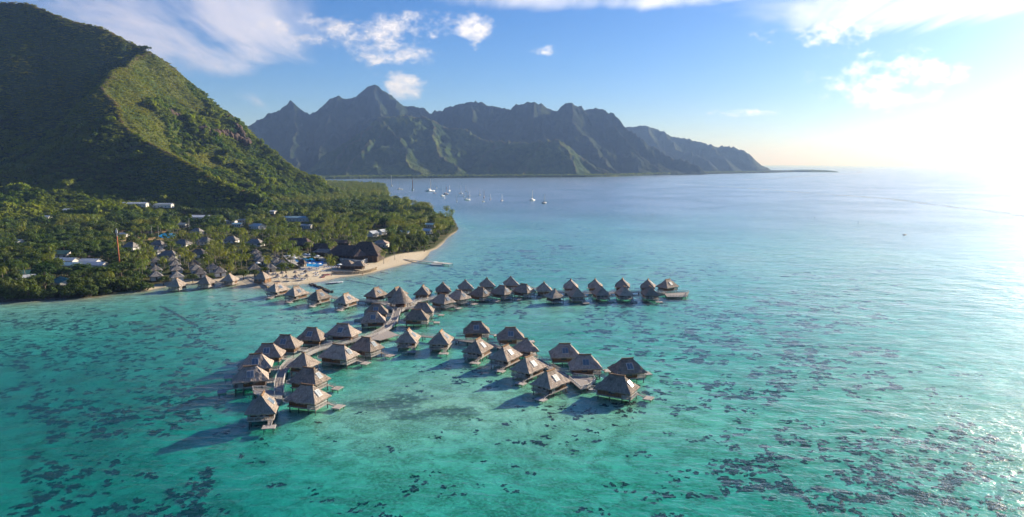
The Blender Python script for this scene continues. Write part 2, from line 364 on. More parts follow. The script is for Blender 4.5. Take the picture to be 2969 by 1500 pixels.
# lagoon water: clear, tinted by absorption, glossy by angle
m, t, out = mat('lagoon_water'); co = world_co(t)
big = t.noise(t.vmap(co, (1, 1, 1)), 0.006, 2.0, 0.6)
w1 = t.noise(t.vmap(co, (0.5, 1.0, 1), rot=(0, 0, R(18))), 0.28, 2.0, 0.55)
w2 = t.noise(t.vmap(co, (0.7, 1.0, 1), rot=(0, 0, R(-12))), 1.05, 2.0, 0.6)
w3 = t.noise(t.vmap(co, (0.6, 1.0, 1), rot=(0, 0, R(25))), 0.07, 1.0, 0.5)
hgt = t.m('ADD', t.m('ADD', t.m('MULTIPLY', w1, 1.0), t.m('MULTIPLY', w2, 0.33)), t.m('MULTIPLY', w3, 1.6))
bp = t.new('ShaderNodeBump'); t.put(bp.inputs['Height'], hgt); t.put(bp.inputs['Strength'], 1.0)
t.put(bp.inputs['Distance'], t.ramp(big, 0.35, 0.65, 0.34, 0.8))
geo = t.new('ShaderNodeNewGeometry'); dt = t.new('ShaderNodeVectorMath', operation='DOT_PRODUCT'); t.l.new(geo.outputs['Incoming'], dt.inputs[0]); t.l.new(bp.outputs[0], dt.inputs[1])
cosv = t.m('MINIMUM', t.m('ABSOLUTE', dt.outputs['Value']), 1.0); fres = t.m('ADD', 0.02, t.m('MULTIPLY', t.m('POWER', t.m('SUBTRACT', 1.0, cosv), 5.0), 0.98))
gl = t.new('ShaderNodeBsdfGlossy'); gl.inputs['Roughness'].default_value = 0.27; t.l.new(bp.outputs[0], gl.inputs['Normal'])
gl.inputs[0].default_value = (1, 1, 1, 1)
tr = t.new('ShaderNodeBsdfTransparent'); tr.inputs[0].default_value = (1, 1, 1, 1)
mx = t.new('ShaderNodeMixShader'); t.l.new(fres, mx.inputs[0]); t.l.new(tr.outputs[0], mx.inputs[1]); t.l.new(gl.outputs[0], mx.inputs[2])
t.l.new(mx.outputs[0], out.inputs[0])
va = t.new('ShaderNodeVolumeAbsorption'); va.inputs[0].default_value = (0.42, 0.906, 0.905, 1); va.inputs[1].default_value = 0.66
vs_ = t.new('ShaderNodeVolumeScatter'); vs_.inputs[0].default_value = (0.10, 0.66, 0.92, 1); vs_.inputs[1].default_value = 0.016
ads = t.new('ShaderNodeAddShader'); t.l.new(va.outputs[0], ads.inputs[0]); t.l.new(vs_.outputs[0], ads.inputs[1]); t.l.new(ads.outputs[0], out.inputs[1]); M['lagoon_water'] = m

# ------------------------------------------------------------------ the ground sheet (land, beach, lagoon floor, open sea floor)
coast = [gp(-500, 905), gp(-250, 888), gp(0, 877), gp(100, 872), gp(200, 868), gp(290, 860), gp(330, 850), gp(385, 848), gp(430, 843), gp(480, 831), gp(560, 824),
         gp(640, 820), gp(690, 826), gp(740, 836), gp(786, 833), gp(876, 824), gp(931, 817), gp(987, 804), gp(1057, 796), gp(1099, 786), gp(1155, 771),
         gp(1197, 762), gp(1226, 753), gp(1240, 741), gp(1247, 730), gp(1266, 722), gp(1280, 712), gp(1298, 690), gp(1322, 674), gp(1330, 664)]
coast += [pd(x, 477, d)[:2] for x, d in ((1318, 880), (1290, 960), (1245, 1050), (1190, 1160), (1136, 1260), (1128, 1500), (1124, 1950), (1110, 2150), (1040, 2280), (960, 2450), (880, 2500), (780, 2700), (300, 3000), (-900, 3200), (-1500, 1500))]
coast = np.array(coast)
def sdf(x, y, poly):
    best = np.full(x.shape, 1e18); inside = np.zeros(x.shape, bool); n = len(poly)
    for i in range(n):
        ax, ay = poly[i]; bx, by = poly[(i + 1) % n]; ex, ey = bx - ax, by - ay
        tt = np.clip(((x - ax) * ex + (y - ay) * ey) / (ex * ex + ey * ey), 0, 1)
        best = np.minimum(best, (x - ax - tt * ex) ** 2 + (y - ay - tt * ey) ** 2)
        c = ((ay <= y) & (by > y)) | ((by <= y) & (ay > y))
        with np.errstate(divide='ignore', invalid='ignore'): xi = ax + (y - ay) / (ey if ey != 0 else 1e-9) * ex
        inside ^= c & (x < xi)
    d = np.sqrt(best); return np.where(inside, d, -d)
def lagoon_depth(x, y, off):
    D = np.hypot(x, y)
    n = fbm(x / 90, y / 90, 4, 3) - 0.5
    d = 0.05 + 0.9 * (1 - np.exp(-off / 14)) + 0.45 * smooth(off, 25, 120)
    d += 3.3 * smooth(205 - D, 0, 110) + 5.2 * smooth(-x / np.maximum(y, 1), 0.18, 0.70) * smooth(400 - D, 0, 180) + n * 2.2 * smooth(off, 10, 70)
    # the bay: deep behind the headland; the reef flat stays shallow
    ang = np.degrees(np.arctan2(x, y))
    bay = smooth(D, 900, 1900) * smooth(-ang, -22, -6)
    d += 7 * bay + 1.6 * smooth(D, 600, 1300)
    return np.maximum(d * 0.55, 0.02)
radii = np.concatenate([np.arange(60, 340, 5), np.arange(340, 720, 2.2), np.arange(720, 1400, 7), np.arange(1400, 3400, 22), np.geomspace(3400, 62000, 30)])
azs = np.radians(np.concatenate([np.linspace(-60, -38, 30), np.linspace(-37.6, 38, 560), np.linspace(39, 60, 24)]))
RR, AA = np.meshgrid(radii, azs, indexing='ij'); GX = RR * np.sin(AA); GY = RR * np.cos(AA)
SD = sdf(GX, GY, coast)
beach_poly = np.array([gp(*p, 1.0) for p in ((700, 830), (735, 806), (766, 800), (782, 796), (830, 792), (860, 787), (880, 782), (920, 776), (985, 778), (1040, 770), (1090, 764), (1120, 752), (1150, 742), (1190, 733), (1240, 724), (1262, 716), (1285, 698), (1306, 678), (1330, 664), (1345, 660), (1300, 700), (1265, 735), (1255, 765), (1150, 790), (1050, 815), (930, 840), (780, 850))])
strip_poly = np.array([gp(*p, 1.0) for p in ((300, 866), (335, 850), (380, 840), (430, 827), (500, 815), (600, 806), (690, 802), (740, 800), (760, 830), (700, 840), (560, 832), (480, 842), (420, 862), (330, 872))])
sand = np.maximum(smooth(sdf(GX, GY, beach_poly), -2, 2), smooth(sdf(GX, GY, strip_poly), -1, 2))
sand = np.maximum(sand, smooth(-SD, -0.5, 1.5))
land_z = np.minimum(0.09 * SD, 2.2 - 0.0 * SD) + (fbm(GX / 25, GY / 25, 3, 9) - 0.5) * 0.3 * smooth(SD, 10, 60)
GZ = np.where(SD > 0, land_z, -lagoon_depth(GX, GY, -SD))
GZ = np.where((RR > 3300), np.minimum(GZ, -14), GZ)
weed_px = [(1180, 1150, 75, 18), (1130, 1165, 95, 24), (1310, 1190, 110, 16), (1180, 1200, 90, 14), (1060, 1165, 70, 18)]
weed = np.zeros_like(GX)
for px, py, rx, ry in weed_px:
    cx, cy_ = gp(px, py); kx = math.hypot(cx, cy_) / FPX * rx; ky = (gp(px, py - ry)[1] - gp(px, py + ry)[1]) / 2
    weed = np.maximum(weed, smooth(1.5 - np.sqrt(((GX - cx) / kx) ** 2 + ((GY - cy_) / ky) ** 2), 0, 1.0))
def grid_mesh(name, X, Y, Z, matl, attrs=None, keep=None, smooth_=True):
    nr, nc = X.shape; me = bpy.data.meshes.new(name)
    idx = np.arange(nr * nc).reshape(nr, nc)
    q = np.stack([idx[:-1, :-1], idx[:-1, 1:], idx[1:, 1:], idx[1:, :-1]], -1).reshape(-1, 4)
    co = np.stack([X, Y, Z], -1).reshape(-1, 3)
    if keep is not None:
        kq = keep.reshape(-1)[q].any(1); q = q[kq]; used = np.unique(q); rm = np.full(nr * nc, -1); rm[used] = np.arange(len(used)); q = rm[q]; co = co[used]
        if attrs: attrs = {k: v.reshape(-1)[used] for k, v in attrs.items()}
    q = q[:, ::-1] if np.cross(co[q[0, 1]] - co[q[0, 0]], co[q[0, 2]] - co[q[0, 1]])[2] < 0 else q
    me.vertices.add(len(co)); me.vertices.foreach_set('co', co.astype(np.float32).ravel())
    me.loops.add(len(q) * 4); me.loops.foreach_set('vertex_index', q.astype(np.int32).ravel())
    me.polygons.add(len(q)); me.polygons.foreach_set('loop_start', np.arange(0, len(q) * 4, 4, dtype=np.int32))
    me.update(calc_edges=True); me.validate()
    if smooth_: me.polygons.foreach_set('use_smooth', np.ones(len(q), bool))
    for k, v in (attrs or {}).items():
        a = me.attributes.new(k, 'FLOAT', 'POINT'); a.data.foreach_set('value', v.astype(np.float32).ravel())
    me.materials.append(matl); return me
structure(link('ground', grid_mesh('ground', GX, GY, GZ, M['ground'], {'sand': sand, 'weed': weed})))
def ground_z(x, y):
    x = np.atleast_1d(np.asarray(x, float)); y = np.atleast_1d(np.asarray(y, float)); s = sdf(x, y, coast)
    lz = np.minimum(0.09 * s, 2.2) + (fbm(x / 25, y / 25, 3, 9) - 0.5) * 0.3 * smooth(s, 10, 60)
    return np.where(s > 0, lz, -lagoon_depth(x, y, -s))
def gz(x, y): return float(ground_z(x, y)[0])

# water sheet, one level surface out to the horizon
wr = np.concatenate([[30], np.geomspace(60, 61500, 24)]); wa = np.radians(np.linspace(-180, 180, 73))
WR, WA = np.meshgrid(wr, wa, indexing='ij')
wx, wy = WR * np.sin(WA), WR * np.cos(WA); wx[0] *= 0; wy[0] *= 0
structure(link('water', grid_mesh('water', wx, wy, np.zeros_like(wx), M['lagoon_water'], smooth_=False)))
# sea floor behind and beside the camera, joining the ground sheet
br = np.concatenate([[0.5, 60], np.geomspace(100, 62000, 20)]); ba = np.radians(np.linspace(59.9, 300.1, 60))
BR, BA = np.meshgrid(br, ba, indexing='ij')
structure(link('sea_floor', grid_mesh('sea_floor', BR * np.sin(BA), BR * np.cos(BA), np.where(BR < 62, -3.2, -3.2 - 10 * smooth(BR, 500, 4000)), M['ground'], {'sand': np.ones_like(BR), 'weed': np.zeros_like(BR)})))
nr_ = np.array([0.5, 30, 61.0]); na = np.radians(np.linspace(-60, 60, 40)); NR, NA = np.meshgrid(nr_, na, indexing='ij')
structure(link('lagoon_floor', grid_mesh('lagoon_floor', NR * np.sin(NA), NR * np.cos(NA), np.full_like(NR, -3.0), M['ground'], {'sand': np.ones_like(NR), 'weed': np.zeros_like(NR)})))

# ------------------------------------------------------------------ mountains as height fields spun from their ridge lines
def hfield(X, Y, ridges, slope, gul, gscale, seed, warp=0.0, conc=1.0):
    if warp:
        X2 = X + (fbm(X / gscale, Y / gscale, 3, seed + 50) - 0.5) * warp; Y2 = Y + (fbm(X / gscale + 40, Y / gscale, 3, seed + 60) - 0.5) * warp
    else: X2, Y2 = X, Y
    H = np.full(X.shape, -1e9); DD = np.full(X.shape, 1e9)
    for rd in ridges:
        s = slope; pts = rd
        if isinstance(rd, tuple): s, pts = rd
        for a, b in zip(pts[:-1], pts[1:]):
            ex, ey = b[0] - a[0], b[1] - a[1]; L2 = ex * ex + ey * ey + 1e-9
            tt = np.clip(((X2 - a[0]) * ex + (Y2 - a[1]) * ey) / L2, 0, 1)
            d = np.hypot(X2 - a[0] - tt * ex, Y2 - a[1] - tt * ey); zr = a[2] + (b[2] - a[2]) * tt
            run = zr / s * (1 + conc)                      # concave flanks: steep near the crest, easing to the foot
            h = zr * np.power(np.clip(1 - d / np.maximum(run, 1), 0, 1), 1 + conc) - 0.02 * d
            up = h > H; H = np.where(up, h, H); DD = np.where(up, d, DD)
    g = fbm(X / gscale, Y / gscale, 5, seed, True, 0.55)
    away = smooth(DD, 0, gscale * 0.8)
    H = H + (g - 0.62) * gul * away * smooth(H, 5, 120)
    return H, DD
def polar(az0, az1, na, r):
    a = np.radians(np.linspace(az0, az1, na)); RR, AA = np.meshgrid(r, a, indexing='ij'); return RR * np.sin(AA), RR * np.cos(AA)
P3 = lambda L: [pd(*p) for p in L]
near_ridges = [
    (1.3, P3([(-700, -60, 1739), (-300, -40, 1665), (-60, 0, 1628), (78, 4, 1591), (152, 44, 1569), (231, 71, 1554), (295, 80, 1539), (350, 103, 1524), (397, 127, 1517), (443, 150, 1495), (507, 196, 1524), (553, 233, 1554), (600, 280, 1569), (646, 315, 1584), (692, 356, 1591), (714, 402, 1591), (728, 442, 1598), (765, 480, 1628), (798, 505, 1643), (825, 516, 1665)])),
    (0.24, P3([(-250, 556, 1120), (150, 558, 1100), (380, 560, 1080), (560, 560, 1110)])),
    (1.0, P3([(443, 150, 1495), (397, 171, 1443), (341, 208, 1362), (295, 249, 1280), (330, 290, 1251), (350, 314, 1228), (369, 355, 1199), (415, 397, 1162), (484, 434, 1125), (553, 463, 1095), (623, 497, 1066), (669, 528, 1043), (700, 545, 1036), (760, 560, 1029)])),
]
NX, NY = polar(-52, -11.5, 420, np.concatenate([np.arange(640, 1780, 4.6), np.arange(1780, 2500, 30)]))
def near_h(x, y): 
    h, d = hfield(x, y, near_ridges, 0.86, 52, 130.0, 21, 40.0, 0.35); return h + (fbm(x / 30, y / 30, 4, 77) - 0.5) * 9 * smooth(h, 4, 40), d
NZ, ND = near_h(NX, NY)
keep = (NZ > 0.5) & (sdf(NX, NY, coast) > 4)
structure(link('mountain', grid_mesh('mountain', NX, NY, NZ, M['hillside'], {'crest': np.exp(-ND / 22)}, keep)))
# far range
A_ = P3([(600, 420, 5200), (715, 361, 5200), (766, 331, 5250), (811, 321, 5300), (851, 291, 5300), (877, 316, 5350), (914, 336, 5400), (952, 296, 5400), (988, 280, 5450), (1043, 283, 5500), (1073, 253, 5500), (1096, 245, 5500), (1119, 268, 5450), (1149, 286, 5400), (1174, 308, 5400), (1220, 310, 5400), (1250, 323, 5350), (1285, 321, 5300), (1316, 303, 5300), (1356, 295, 5250), (1391, 301, 5250), (1427, 313, 5250), (1467, 316, 5200), (1492, 301, 5200), (1538, 295, 5200), (1568, 303, 5200), (1593, 318, 5200), (1616, 323, 5200), (1634, 306, 5200), (1654, 299, 5200), (1679, 306, 5250), (1694, 318, 5250), (1735, 316, 5300), (1770, 326, 5300), (1800, 346, 5250), (1825, 366, 5200), (1876, 407, 5100), (1911, 432, 5100), (1960, 462, 5050), (2000, 480, 5050)])
Asp = [P3([(1096, 245, 5500), (1110, 320, 5200), (1140, 380, 4950), (1160, 440, 4700)]), P3([(988, 280, 5450), (960, 350, 5100), (930, 430, 4700), (900, 490, 4400)]),
       P3([(851, 291, 5300), (860, 370, 5000), (840, 440, 4700), (830, 495, 4400)]), P3([(1356, 295, 5250), (1400, 360, 4950), (1420, 420, 4700)]), P3([(1538, 295, 5200), (1560, 370, 4900), (1620, 440, 4600)]),
       P3([(1654, 299, 5200), (1690, 380, 4900), (1740, 450, 4650), (1800, 500, 4500)]), P3([(1735, 316, 5300), (1800, 400, 5000), (1870, 460, 4900), (1930, 497, 4850)])]
B_ = [P3([(983, 470, 4050), (1030, 410, 4200), (1070, 365, 4300), (1104, 341, 4380), (1157, 336, 4400), (1230, 341, 4450), (1280, 366, 4450), (1336, 371, 4450), (1366, 392, 4400), (1432, 412, 4350), (1477, 409, 4300), (1507, 412, 4300), (1558, 407, 4250), (1591, 401, 4250), (1624, 422, 4250), (1684, 452, 4250), (1735, 482, 4250), (1800, 506, 4250)]),
      P3([(1104, 341, 4380), (1134, 366, 4280), (1164, 397, 4180), (1195, 427, 4080), (1205, 472, 3950), (1225, 503, 3830)]), P3([(1104, 341, 4380), (1110, 372, 4250), (1070, 427, 4100), (1030, 465, 3980), (1000, 503, 3850)]),
      P3([(1230, 341, 4450), (1260, 400, 4250), (1300, 450, 4080), (1320, 490, 3920)]), P3([(1591, 401, 4250), (1624, 437, 4150), (1659, 492, 3980)]), P3([(1558, 407, 4250), (1530, 450, 4080), (1490, 500, 3850)]), P3([(1432, 412, 4350), (1410, 460, 4100), (1400, 500, 3880)]),
      P3([(1684, 452, 4250), (1740, 490, 4150), (1790, 508, 4080)])]
C_ = [P3([(1790, 372, 7000), (1830, 366, 7000), (1876, 365, 7000), (1921, 381, 7000), (2000, 407, 7000), (2052, 421, 7000), (2090, 425, 7000), (2133, 432, 7000), (2150, 445, 7000), (2168, 461, 7000), (2190, 478, 7050), (2215, 486, 7100)]),
      P3([(1921, 381, 7000), (1990, 430, 6600), (2050, 470, 6250)]), P3([(2052, 421, 7000), (2090, 455, 6700), (2110, 478, 6500)]), P3([(1876, 365, 7000), (1930, 430, 6500), (1990, 480, 6100)])]
def range_mesh(name, az0, az1, na, r0, r1, nr, ridges, slope, gul, gsc, seed, shore, matl='far_hillside'):
    X, Y = polar(az0, az1, na, np.linspace(r0, r1, nr)); Z, D = hfield(X, Y, ridges, slope, gul, gsc, seed, gsc * 0.55, 0.45)
    Z = Z + (fbm(X / 60, Y / 60, 4, seed + 5, True) - 0.6) * 42 * smooth(Z, 10, 120) + (fbm(X / 18, Y / 18, 2, seed + 8) - 0.5) * 9
    Rr = np.hypot(X, Y); Z = np.where(Z < 5, np.where(Rr > shore(X, Y), 6 + 8 * fbm(X / 26, Y / 26, 3, seed + 3), -4.0), Z)
    structure(link(name, grid_mesh(name, X, Y, Z, M[matl], {'crest': np.exp(-D / 45)}, Z > -3)))
def far_shore(X, Y):
    a = np.degrees(np.arctan2(X, Y)); s = np.interp(a, [-22, -12, -6, 0, 6, 9, 12, 16, 20, 22], [3350, 3500, 3620, 3720, 3850, 4150, 4700, 5300, 6100, 6900])
    return s + (fbm(X / 300, Y / 300, 3, 4) - 0.5) * 160
range_mesh('mountain_range', -24, 15.5, 560, 4250, 6000, 150, [A_] + Asp, 1.02, 190, 330.0, 31, lambda X, Y: far_shore(X, Y), 'far_range')
range_mesh('foothill', -22, 12, 520, 3350, 5100, 210, B_, 0.85, 70, 260.0, 41, far_shore)
range_mesh('headland', 7.0, 23.2, 260, 4500, 7600, 130, C_, 0.95, 90, 380.0, 51, far_shore, 'far_range')
# low wooded islet on the reef
X, Y = polar(20.4, 26.5, 130, np.linspace(6100, 8600, 40)); c0 = pd(2348, 480, 7200)
Z = 19 * np.clip(1 - (((X - c0[0]) / 210) ** 2 + ((Y - c0[1]) / 420) ** 2) ** 1.6, -1, 1) + (fbm(X / 40, Y / 40, 3, 6) - 0.5) * 7
isl = link('islet', grid_mesh('islet', X, Y, Z, M['far_hillside'], {'crest': Z * 0}, Z > 0)); structure(isl)

# ------------------------------------------------------------------ scatter tool for what nobody could count
PROTO = bpy.data.collections.new('plant_shapes')
def make_gn():
    ng = bpy.data.node_groups.new('scatter', 'GeometryNodeTree')
    ng.interface.new_socket('Geometry', in_out='INPUT', socket_type='NodeSocketGeometry'); ng.interface.new_socket('Geometry', in_out='OUTPUT', socket_type='NodeSocketGeometry')
    s = ng.interface.new_socket('Shapes', in_out='INPUT', socket_type='NodeSocketCollection')
    N = ng.nodes; L = ng.links; gi = N.new('NodeGroupInput'); go = N.new('NodeGroupOutput')
    ci = N.new('GeometryNodeCollectionInfo'); ci.inputs['Separate Children'].default_value = True; ci.inputs['Reset Children'].default_value = True
    ip = N.new('GeometryNodeInstanceOnPoints'); ip.inputs['Pick Instance'].default_value = True
    def attr(n, ty):
        a = N.new('GeometryNodeInputNamedAttribute'); a.data_type = ty; a.inputs[0].default_value = n; return a.outputs[0]
    L.new(gi.outputs['Geometry'], ip.inputs['Points']); L.new(gi.outputs['Shapes'], ci.inputs[0]); L.new(ci.outputs[0], ip.inputs['Instance'])
    L.new(attr('pick', 'INT'), ip.inputs['Instance Index']); L.new(attr('turn', 'FLOAT_VECTOR'), ip.inputs['Rotation']); L.new(attr('size', 'FLOAT_VECTOR'), ip.inputs['Scale'])
    L.new(ip.outputs[0], go.inputs[0]); return ng
GN = make_gn()
def scatter(name, pts, size, shapes, label, cat, tilt=0.08, seed=1):
    rng = np.random.default_rng(seed); n = len(pts); me = bpy.data.meshes.new(name); me.vertices.add(n)
    me.vertices.foreach_set('co', np.asarray(pts, np.float32).ravel())
    a = me.attributes.new('pick', 'INT', 'POINT'); a.data.foreach_set('value', rng.integers(0, len(shapes.objects), n).astype(np.int32))
    a = me.attributes.new('turn', 'FLOAT_VECTOR', 'POINT'); a.data.foreach_set('vector', np.stack([rng.normal(0, tilt, n), rng.normal(0, tilt, n), rng.uniform(0, 6.28, n)], -1).astype(np.float32).ravel())
    if np.ndim(size) == 1: size = np.stack([size] * 3, -1) * rng.uniform(0.85, 1.15, (n, 3))
    a = me.attributes.new('size', 'FLOAT_VECTOR', 'POINT'); a.data.foreach_set('vector', np.asarray(size, np.float32).ravel())
    o = link(name, me); md = o.modifiers.new('scatter', 'NODES'); md.node_group = GN
    md[[i.identifier for i in GN.interface.items_tree if i.name == 'Shapes'][0]] = shapes
    return tag(o, label, cat, kind='stuff')
def shapes(name, meshes):
    c = bpy.data.collections.new(name)
    for i, me in enumerate(meshes): c.objects.link(bpy.data.objects.new(f'{name}_{i}', me))
    return c

# ------------------------------------------------------------------ plants
def leaf_cloud(n, clumps, rx, rz, size, mat_, seed, z0=0.0, trunk=None):
    rng = np.random.default_rng(seed); v = []; f = []
    cl = []
    for k in range(clumps):
        u = rng.normal(size=3); u /= np.linalg.norm(u); u[2] = abs(u[2]) * 0.9 - 0.15
        rr = rng.uniform(0.45, 0.85); cl.append((u * np.array([rx, rx, rz]) * rr, rng.uniform(0.28, 0.5)))
    for i in range(n):
        c, r = cl[i % clumps]; u = rng.normal(size=3); u /= np.linalg.norm(u); u[2] = abs(u[2]) if rng.random() < 0.8 else u[2]
        p = c + u * r * np.array([rx, rx, rz * 1.15]) * rng.uniform(0.75, 1.05); p[2] += z0 + rz * 0.5
        nrm = u + rng.normal(0, 0.45, 3); nrm[2] += 0.3; nrm /= np.linalg.norm(nrm)
        a = np.cross(nrm, rng.normal(size=3)); a /= np.linalg.norm(a); b = np.cross(nrm, a); s = size * rng.uniform(0.6, 1.3)
        o = len(v); v += [tuple(p - a * s), tuple(p + b * s * 0.6), tuple(p + a * s), tuple(p - b * s * 0.6)]; f.append((o, o + 1, o + 2, o + 3))
    mb = MB(); mb.add(v, f); return mb
def palm_crown(seed, fr=22, length=3.4):
    rng = random.Random(seed); mb = MB()
    for k in range(fr):
        a = 2 * math.pi * k / fr * 1.0 + rng.uniform(-.2, .2) + (k % 3) * 2.1; up = rng.choice((0.95, 0.6, 0.3, 0.05, -0.35)) + rng.uniform(-.15, .15); L = length * rng.uniform(0.85, 1.15)
        ca, sa = math.cos(a), math.sin(a); pts = []; p = Vector((0, 0, 0)); e = up; n = 6
        for i in range(n + 1):
            pts.append(p.copy()); p = p + Vector((ca * math.cos(e), sa * math.cos(e), math.sin(e))) * (L / n); e -= 0.30 + 0.05 * i
        side = Vector((-sa, ca, 0))
        for i in range(n):
            w0 = 0.62 * math.sin(math.pi * (0.12 + 0.80 * i / n)); a0, a1 = pts[i], pts[i + 1]
            for sgn in (1, -1):                                    # leaflets on either side of the rib, drooping
                for h in range(2):
                    q0 = a0.lerp(a1, h * 0.5); q1 = a0.lerp(a1, h * 0.5 + 0.42); tip = q1 + side * sgn * w0 * rng.uniform(0.8, 1.15) + (a1 - a0) * 0.45 + Vector((0, 0, -0.38 * w0))
                    mb.add([q0, q1, tip], [(0, 1, 2)])
    return mb
palm_me = []; palm_crowns = []; palm_trunks = []
for i in range(5):
    hgt = 8.0; lean = [0.3, -0.5, 0.9, 0.1, -0.2][i]; pts = [(lean * (z / hgt) ** 2, 0.3 * lean * (z / hgt) ** 2, z) for z in (-0.4, 0, 2, 4, 6, hgt)]
    tm = MB().tube(pts, [0.24, 0.22, 0.16, 0.14, 0.13, 0.11], 6); palm_trunks.append(tm.mesh('palm_trunk', M['palm_bark'], True))
    cm = palm_crown(100 + i, 24, 3.9); cm.v = [(x + pts[-1][0], y + pts[-1][1], z + hgt) for x, y, z in cm.v]
    nut = MB()
    palm_crowns.append(cm.mesh('palm_crown', M['leaf_palm']))
    both = MB(); both.add(tm.v, tm.f, 0); both.add(cm.v, cm.f, 1); palm_me.append(both.mesh('palm', [M['palm_bark'], M['leaf_palm']]))
PALMS = shapes('palm_shape', palm_me)
tree_me = []; tree_crowns = []; tree_trunks = []
def trunk_mesh(h, r, seed, spread):
    rng = random.Random(seed); mb = MB(); mb.tube([(0, 0, -0.4), (0.1, 0, h * 0.5), (0, 0.1, h)], [r * 1.2, r, r * 0.8], 6)
    for k in range(4):
        a = k * 1.57 + rng.uniform(-.4, .4); mb.tube([(0, 0.05, h * 0.85), (math.cos(a) * spread * 0.5, math.sin(a) * spread * 0.5, h * 1.25), (math.cos(a) * spread, math.sin(a) * spread, h * 1.7)], [r * 0.6, r * 0.4, r * 0.15], 5)
    return mb
for i in range(5):
    cm = leaf_cloud(620, 11 + i, 3.7, 2.6, 0.42, M['leaf'], 40 + i, 2.4); tm = trunk_mesh(2.6, 0.26, i, 1.6)
    tree_crowns.append(cm.mesh('tree_crown', M['leaf'])); tree_trunks.append(tm.mesh('tree_trunk', M['bark'], True))
    both = MB(); both.add(tm.v, tm.f, 0); both.add(cm.v, cm.f, 1); tree_me.append(both.mesh('tree', [M['bark'], M['leaf']]))
TREES = shapes('tree_shape', tree_me)
FOREST = shapes('forest_shape', [leaf_cloud(230, 7 + i, 3.6, 2.5, 0.72, None, 70 + i, 0.2).mesh('forest_tree', M['leaf_forest']) for i in range(6)])
FERNS = shapes('fern_shape', [leaf_cloud(120, 7 + i, 2.8, 0.55, 0.55, None, 90 + i, -0.3).mesh('fern_clump', M['leaf_fern']) for i in range(4)])
pine_crowns = [leaf_cloud(700, 16, 2.4, 4.4, 0.38, None, 120 + i, 1.5).mesh('pine_crown', M['leaf_pine']) for i in range(3)]

# ------------------------------------------------------------------ thatched roofs
def roof_faces(L, W, rl):
    l, w, r = L / 2, W / 2, rl / 2
    return {'+y': ((l, w), (-l, w), (r, 0), (-r, 0)), '-y': ((-l, -w), (l, -w), (-r, 0), (r, 0)),
            '+x': ((l, -w), (l, w), (r, 0), (r, 0)), '-x': ((-l, w), (-l, -w), (-r, 0), (-r, 0))}
def roof_point(F, u, v, z0, z1, power=1.10):
    (ax, ay), (bx, by), (cx, cy_), (dx_, dy_) = F
    ex, ey = ax + (bx - ax) * u, ay + (by - ay) * u; tx, ty = cx + (dx_ - cx) * u, cy_ + (dy_ - cy_) * u
    return Vector((ex + (tx - ex) * v, ey + (ty - ey) * v, z0 + (z1 - z0) * v ** power))
def hip_roof_mesh(name, L, W, rl, z0, z1, matl, seed=1, nu=12, nv=6, fringe=0.32, rag=0.10):
    mb = MB(); uvs = []; rng = random.Random(seed)
    def jig(p, v):
        x = p.x * 0.9 + seed * 7.1; y = p.y * 0.9 + seed * 3.3; n = snoise(x, y, seed) - 0.5; n2 = snoise(x * 2.7, y * 2.7, seed + 4) - 0.5
        k = 1.0 if v < 0.98 else 0.3
        return Vector((p.x, p.y, p.z + (n * 0.34 + n2 * 0.18) * k))
    for key, F in roof_faces(L, W, rl).items():
        e0, e1 = Vector(F[0] + (0,)), Vector(F[1] + (0,)); elen = (e1 - e0).length; slen = math.hypot(W / 2 if 'y' in key else (L - rl) / 2, z1 - z0)
        rows = []
        out = Vector((0, 0, 0)); out[0 if 'x' in key else 1] = 1 if '+' in key else -1
        nn = max(4, int(nu * elen / max(L, W)))
        r0 = []
        for i in range(nn + 1):
            p = roof_point(F, i / nn, 0, z0, z1); q = jig(p, 0); r0.append((q - out * 0.16 + Vector((0, 0, -fringe - rng.uniform(0, rag * 2)))) if 0 < i < nn else q * 1.0 + Vector((-0.16 * (1 if p.x > 0 else -1), -0.16 * (1 if p.y > 0 else -1), -fringe)))
        rows.append((r0, -fringe))
        for j in range(nv + 1):
            v = j / nv; rows.append(([jig(roof_point(F, i / nn, v, z0, z1), v) for i in range(nn + 1)], v * slen))
        o = len(mb.v); vs = [p for r, _ in rows for p in r]; fs = []
        for j in range(len(rows) - 1):
            for i in range(nn):
                a = j * (nn + 1) + i; fs.append((a, a + 1, a + nn + 2, a + nn + 1))
                for jj, ii in ((j, i), (j, i + 1), (j + 1, i + 1), (j + 1, i)): uvs.append((ii / nn * elen + (ord(key[0]) + ord(key[1])) % 7 * 3.7, rows[jj][1]))
        mb.add(vs, fs)
    s = 0.3; mb.add([(-L / 2 + s, -W / 2 + s, z0 - 0.05), (L / 2 - s, -W / 2 + s, z0 - 0.05), (L / 2 - s, W / 2 - s, z0 - 0.05), (-L / 2 + s, W / 2 - s, z0 - 0.05)], [(3, 2, 1, 0)]); uvs += [(0, 0)] * 4
    me = mb.mesh(name, matl); uv = me.uv_layers.new(name='UVMap'); uv.data.foreach_set('uv', np.array(uvs, np.float32).ravel()); return me
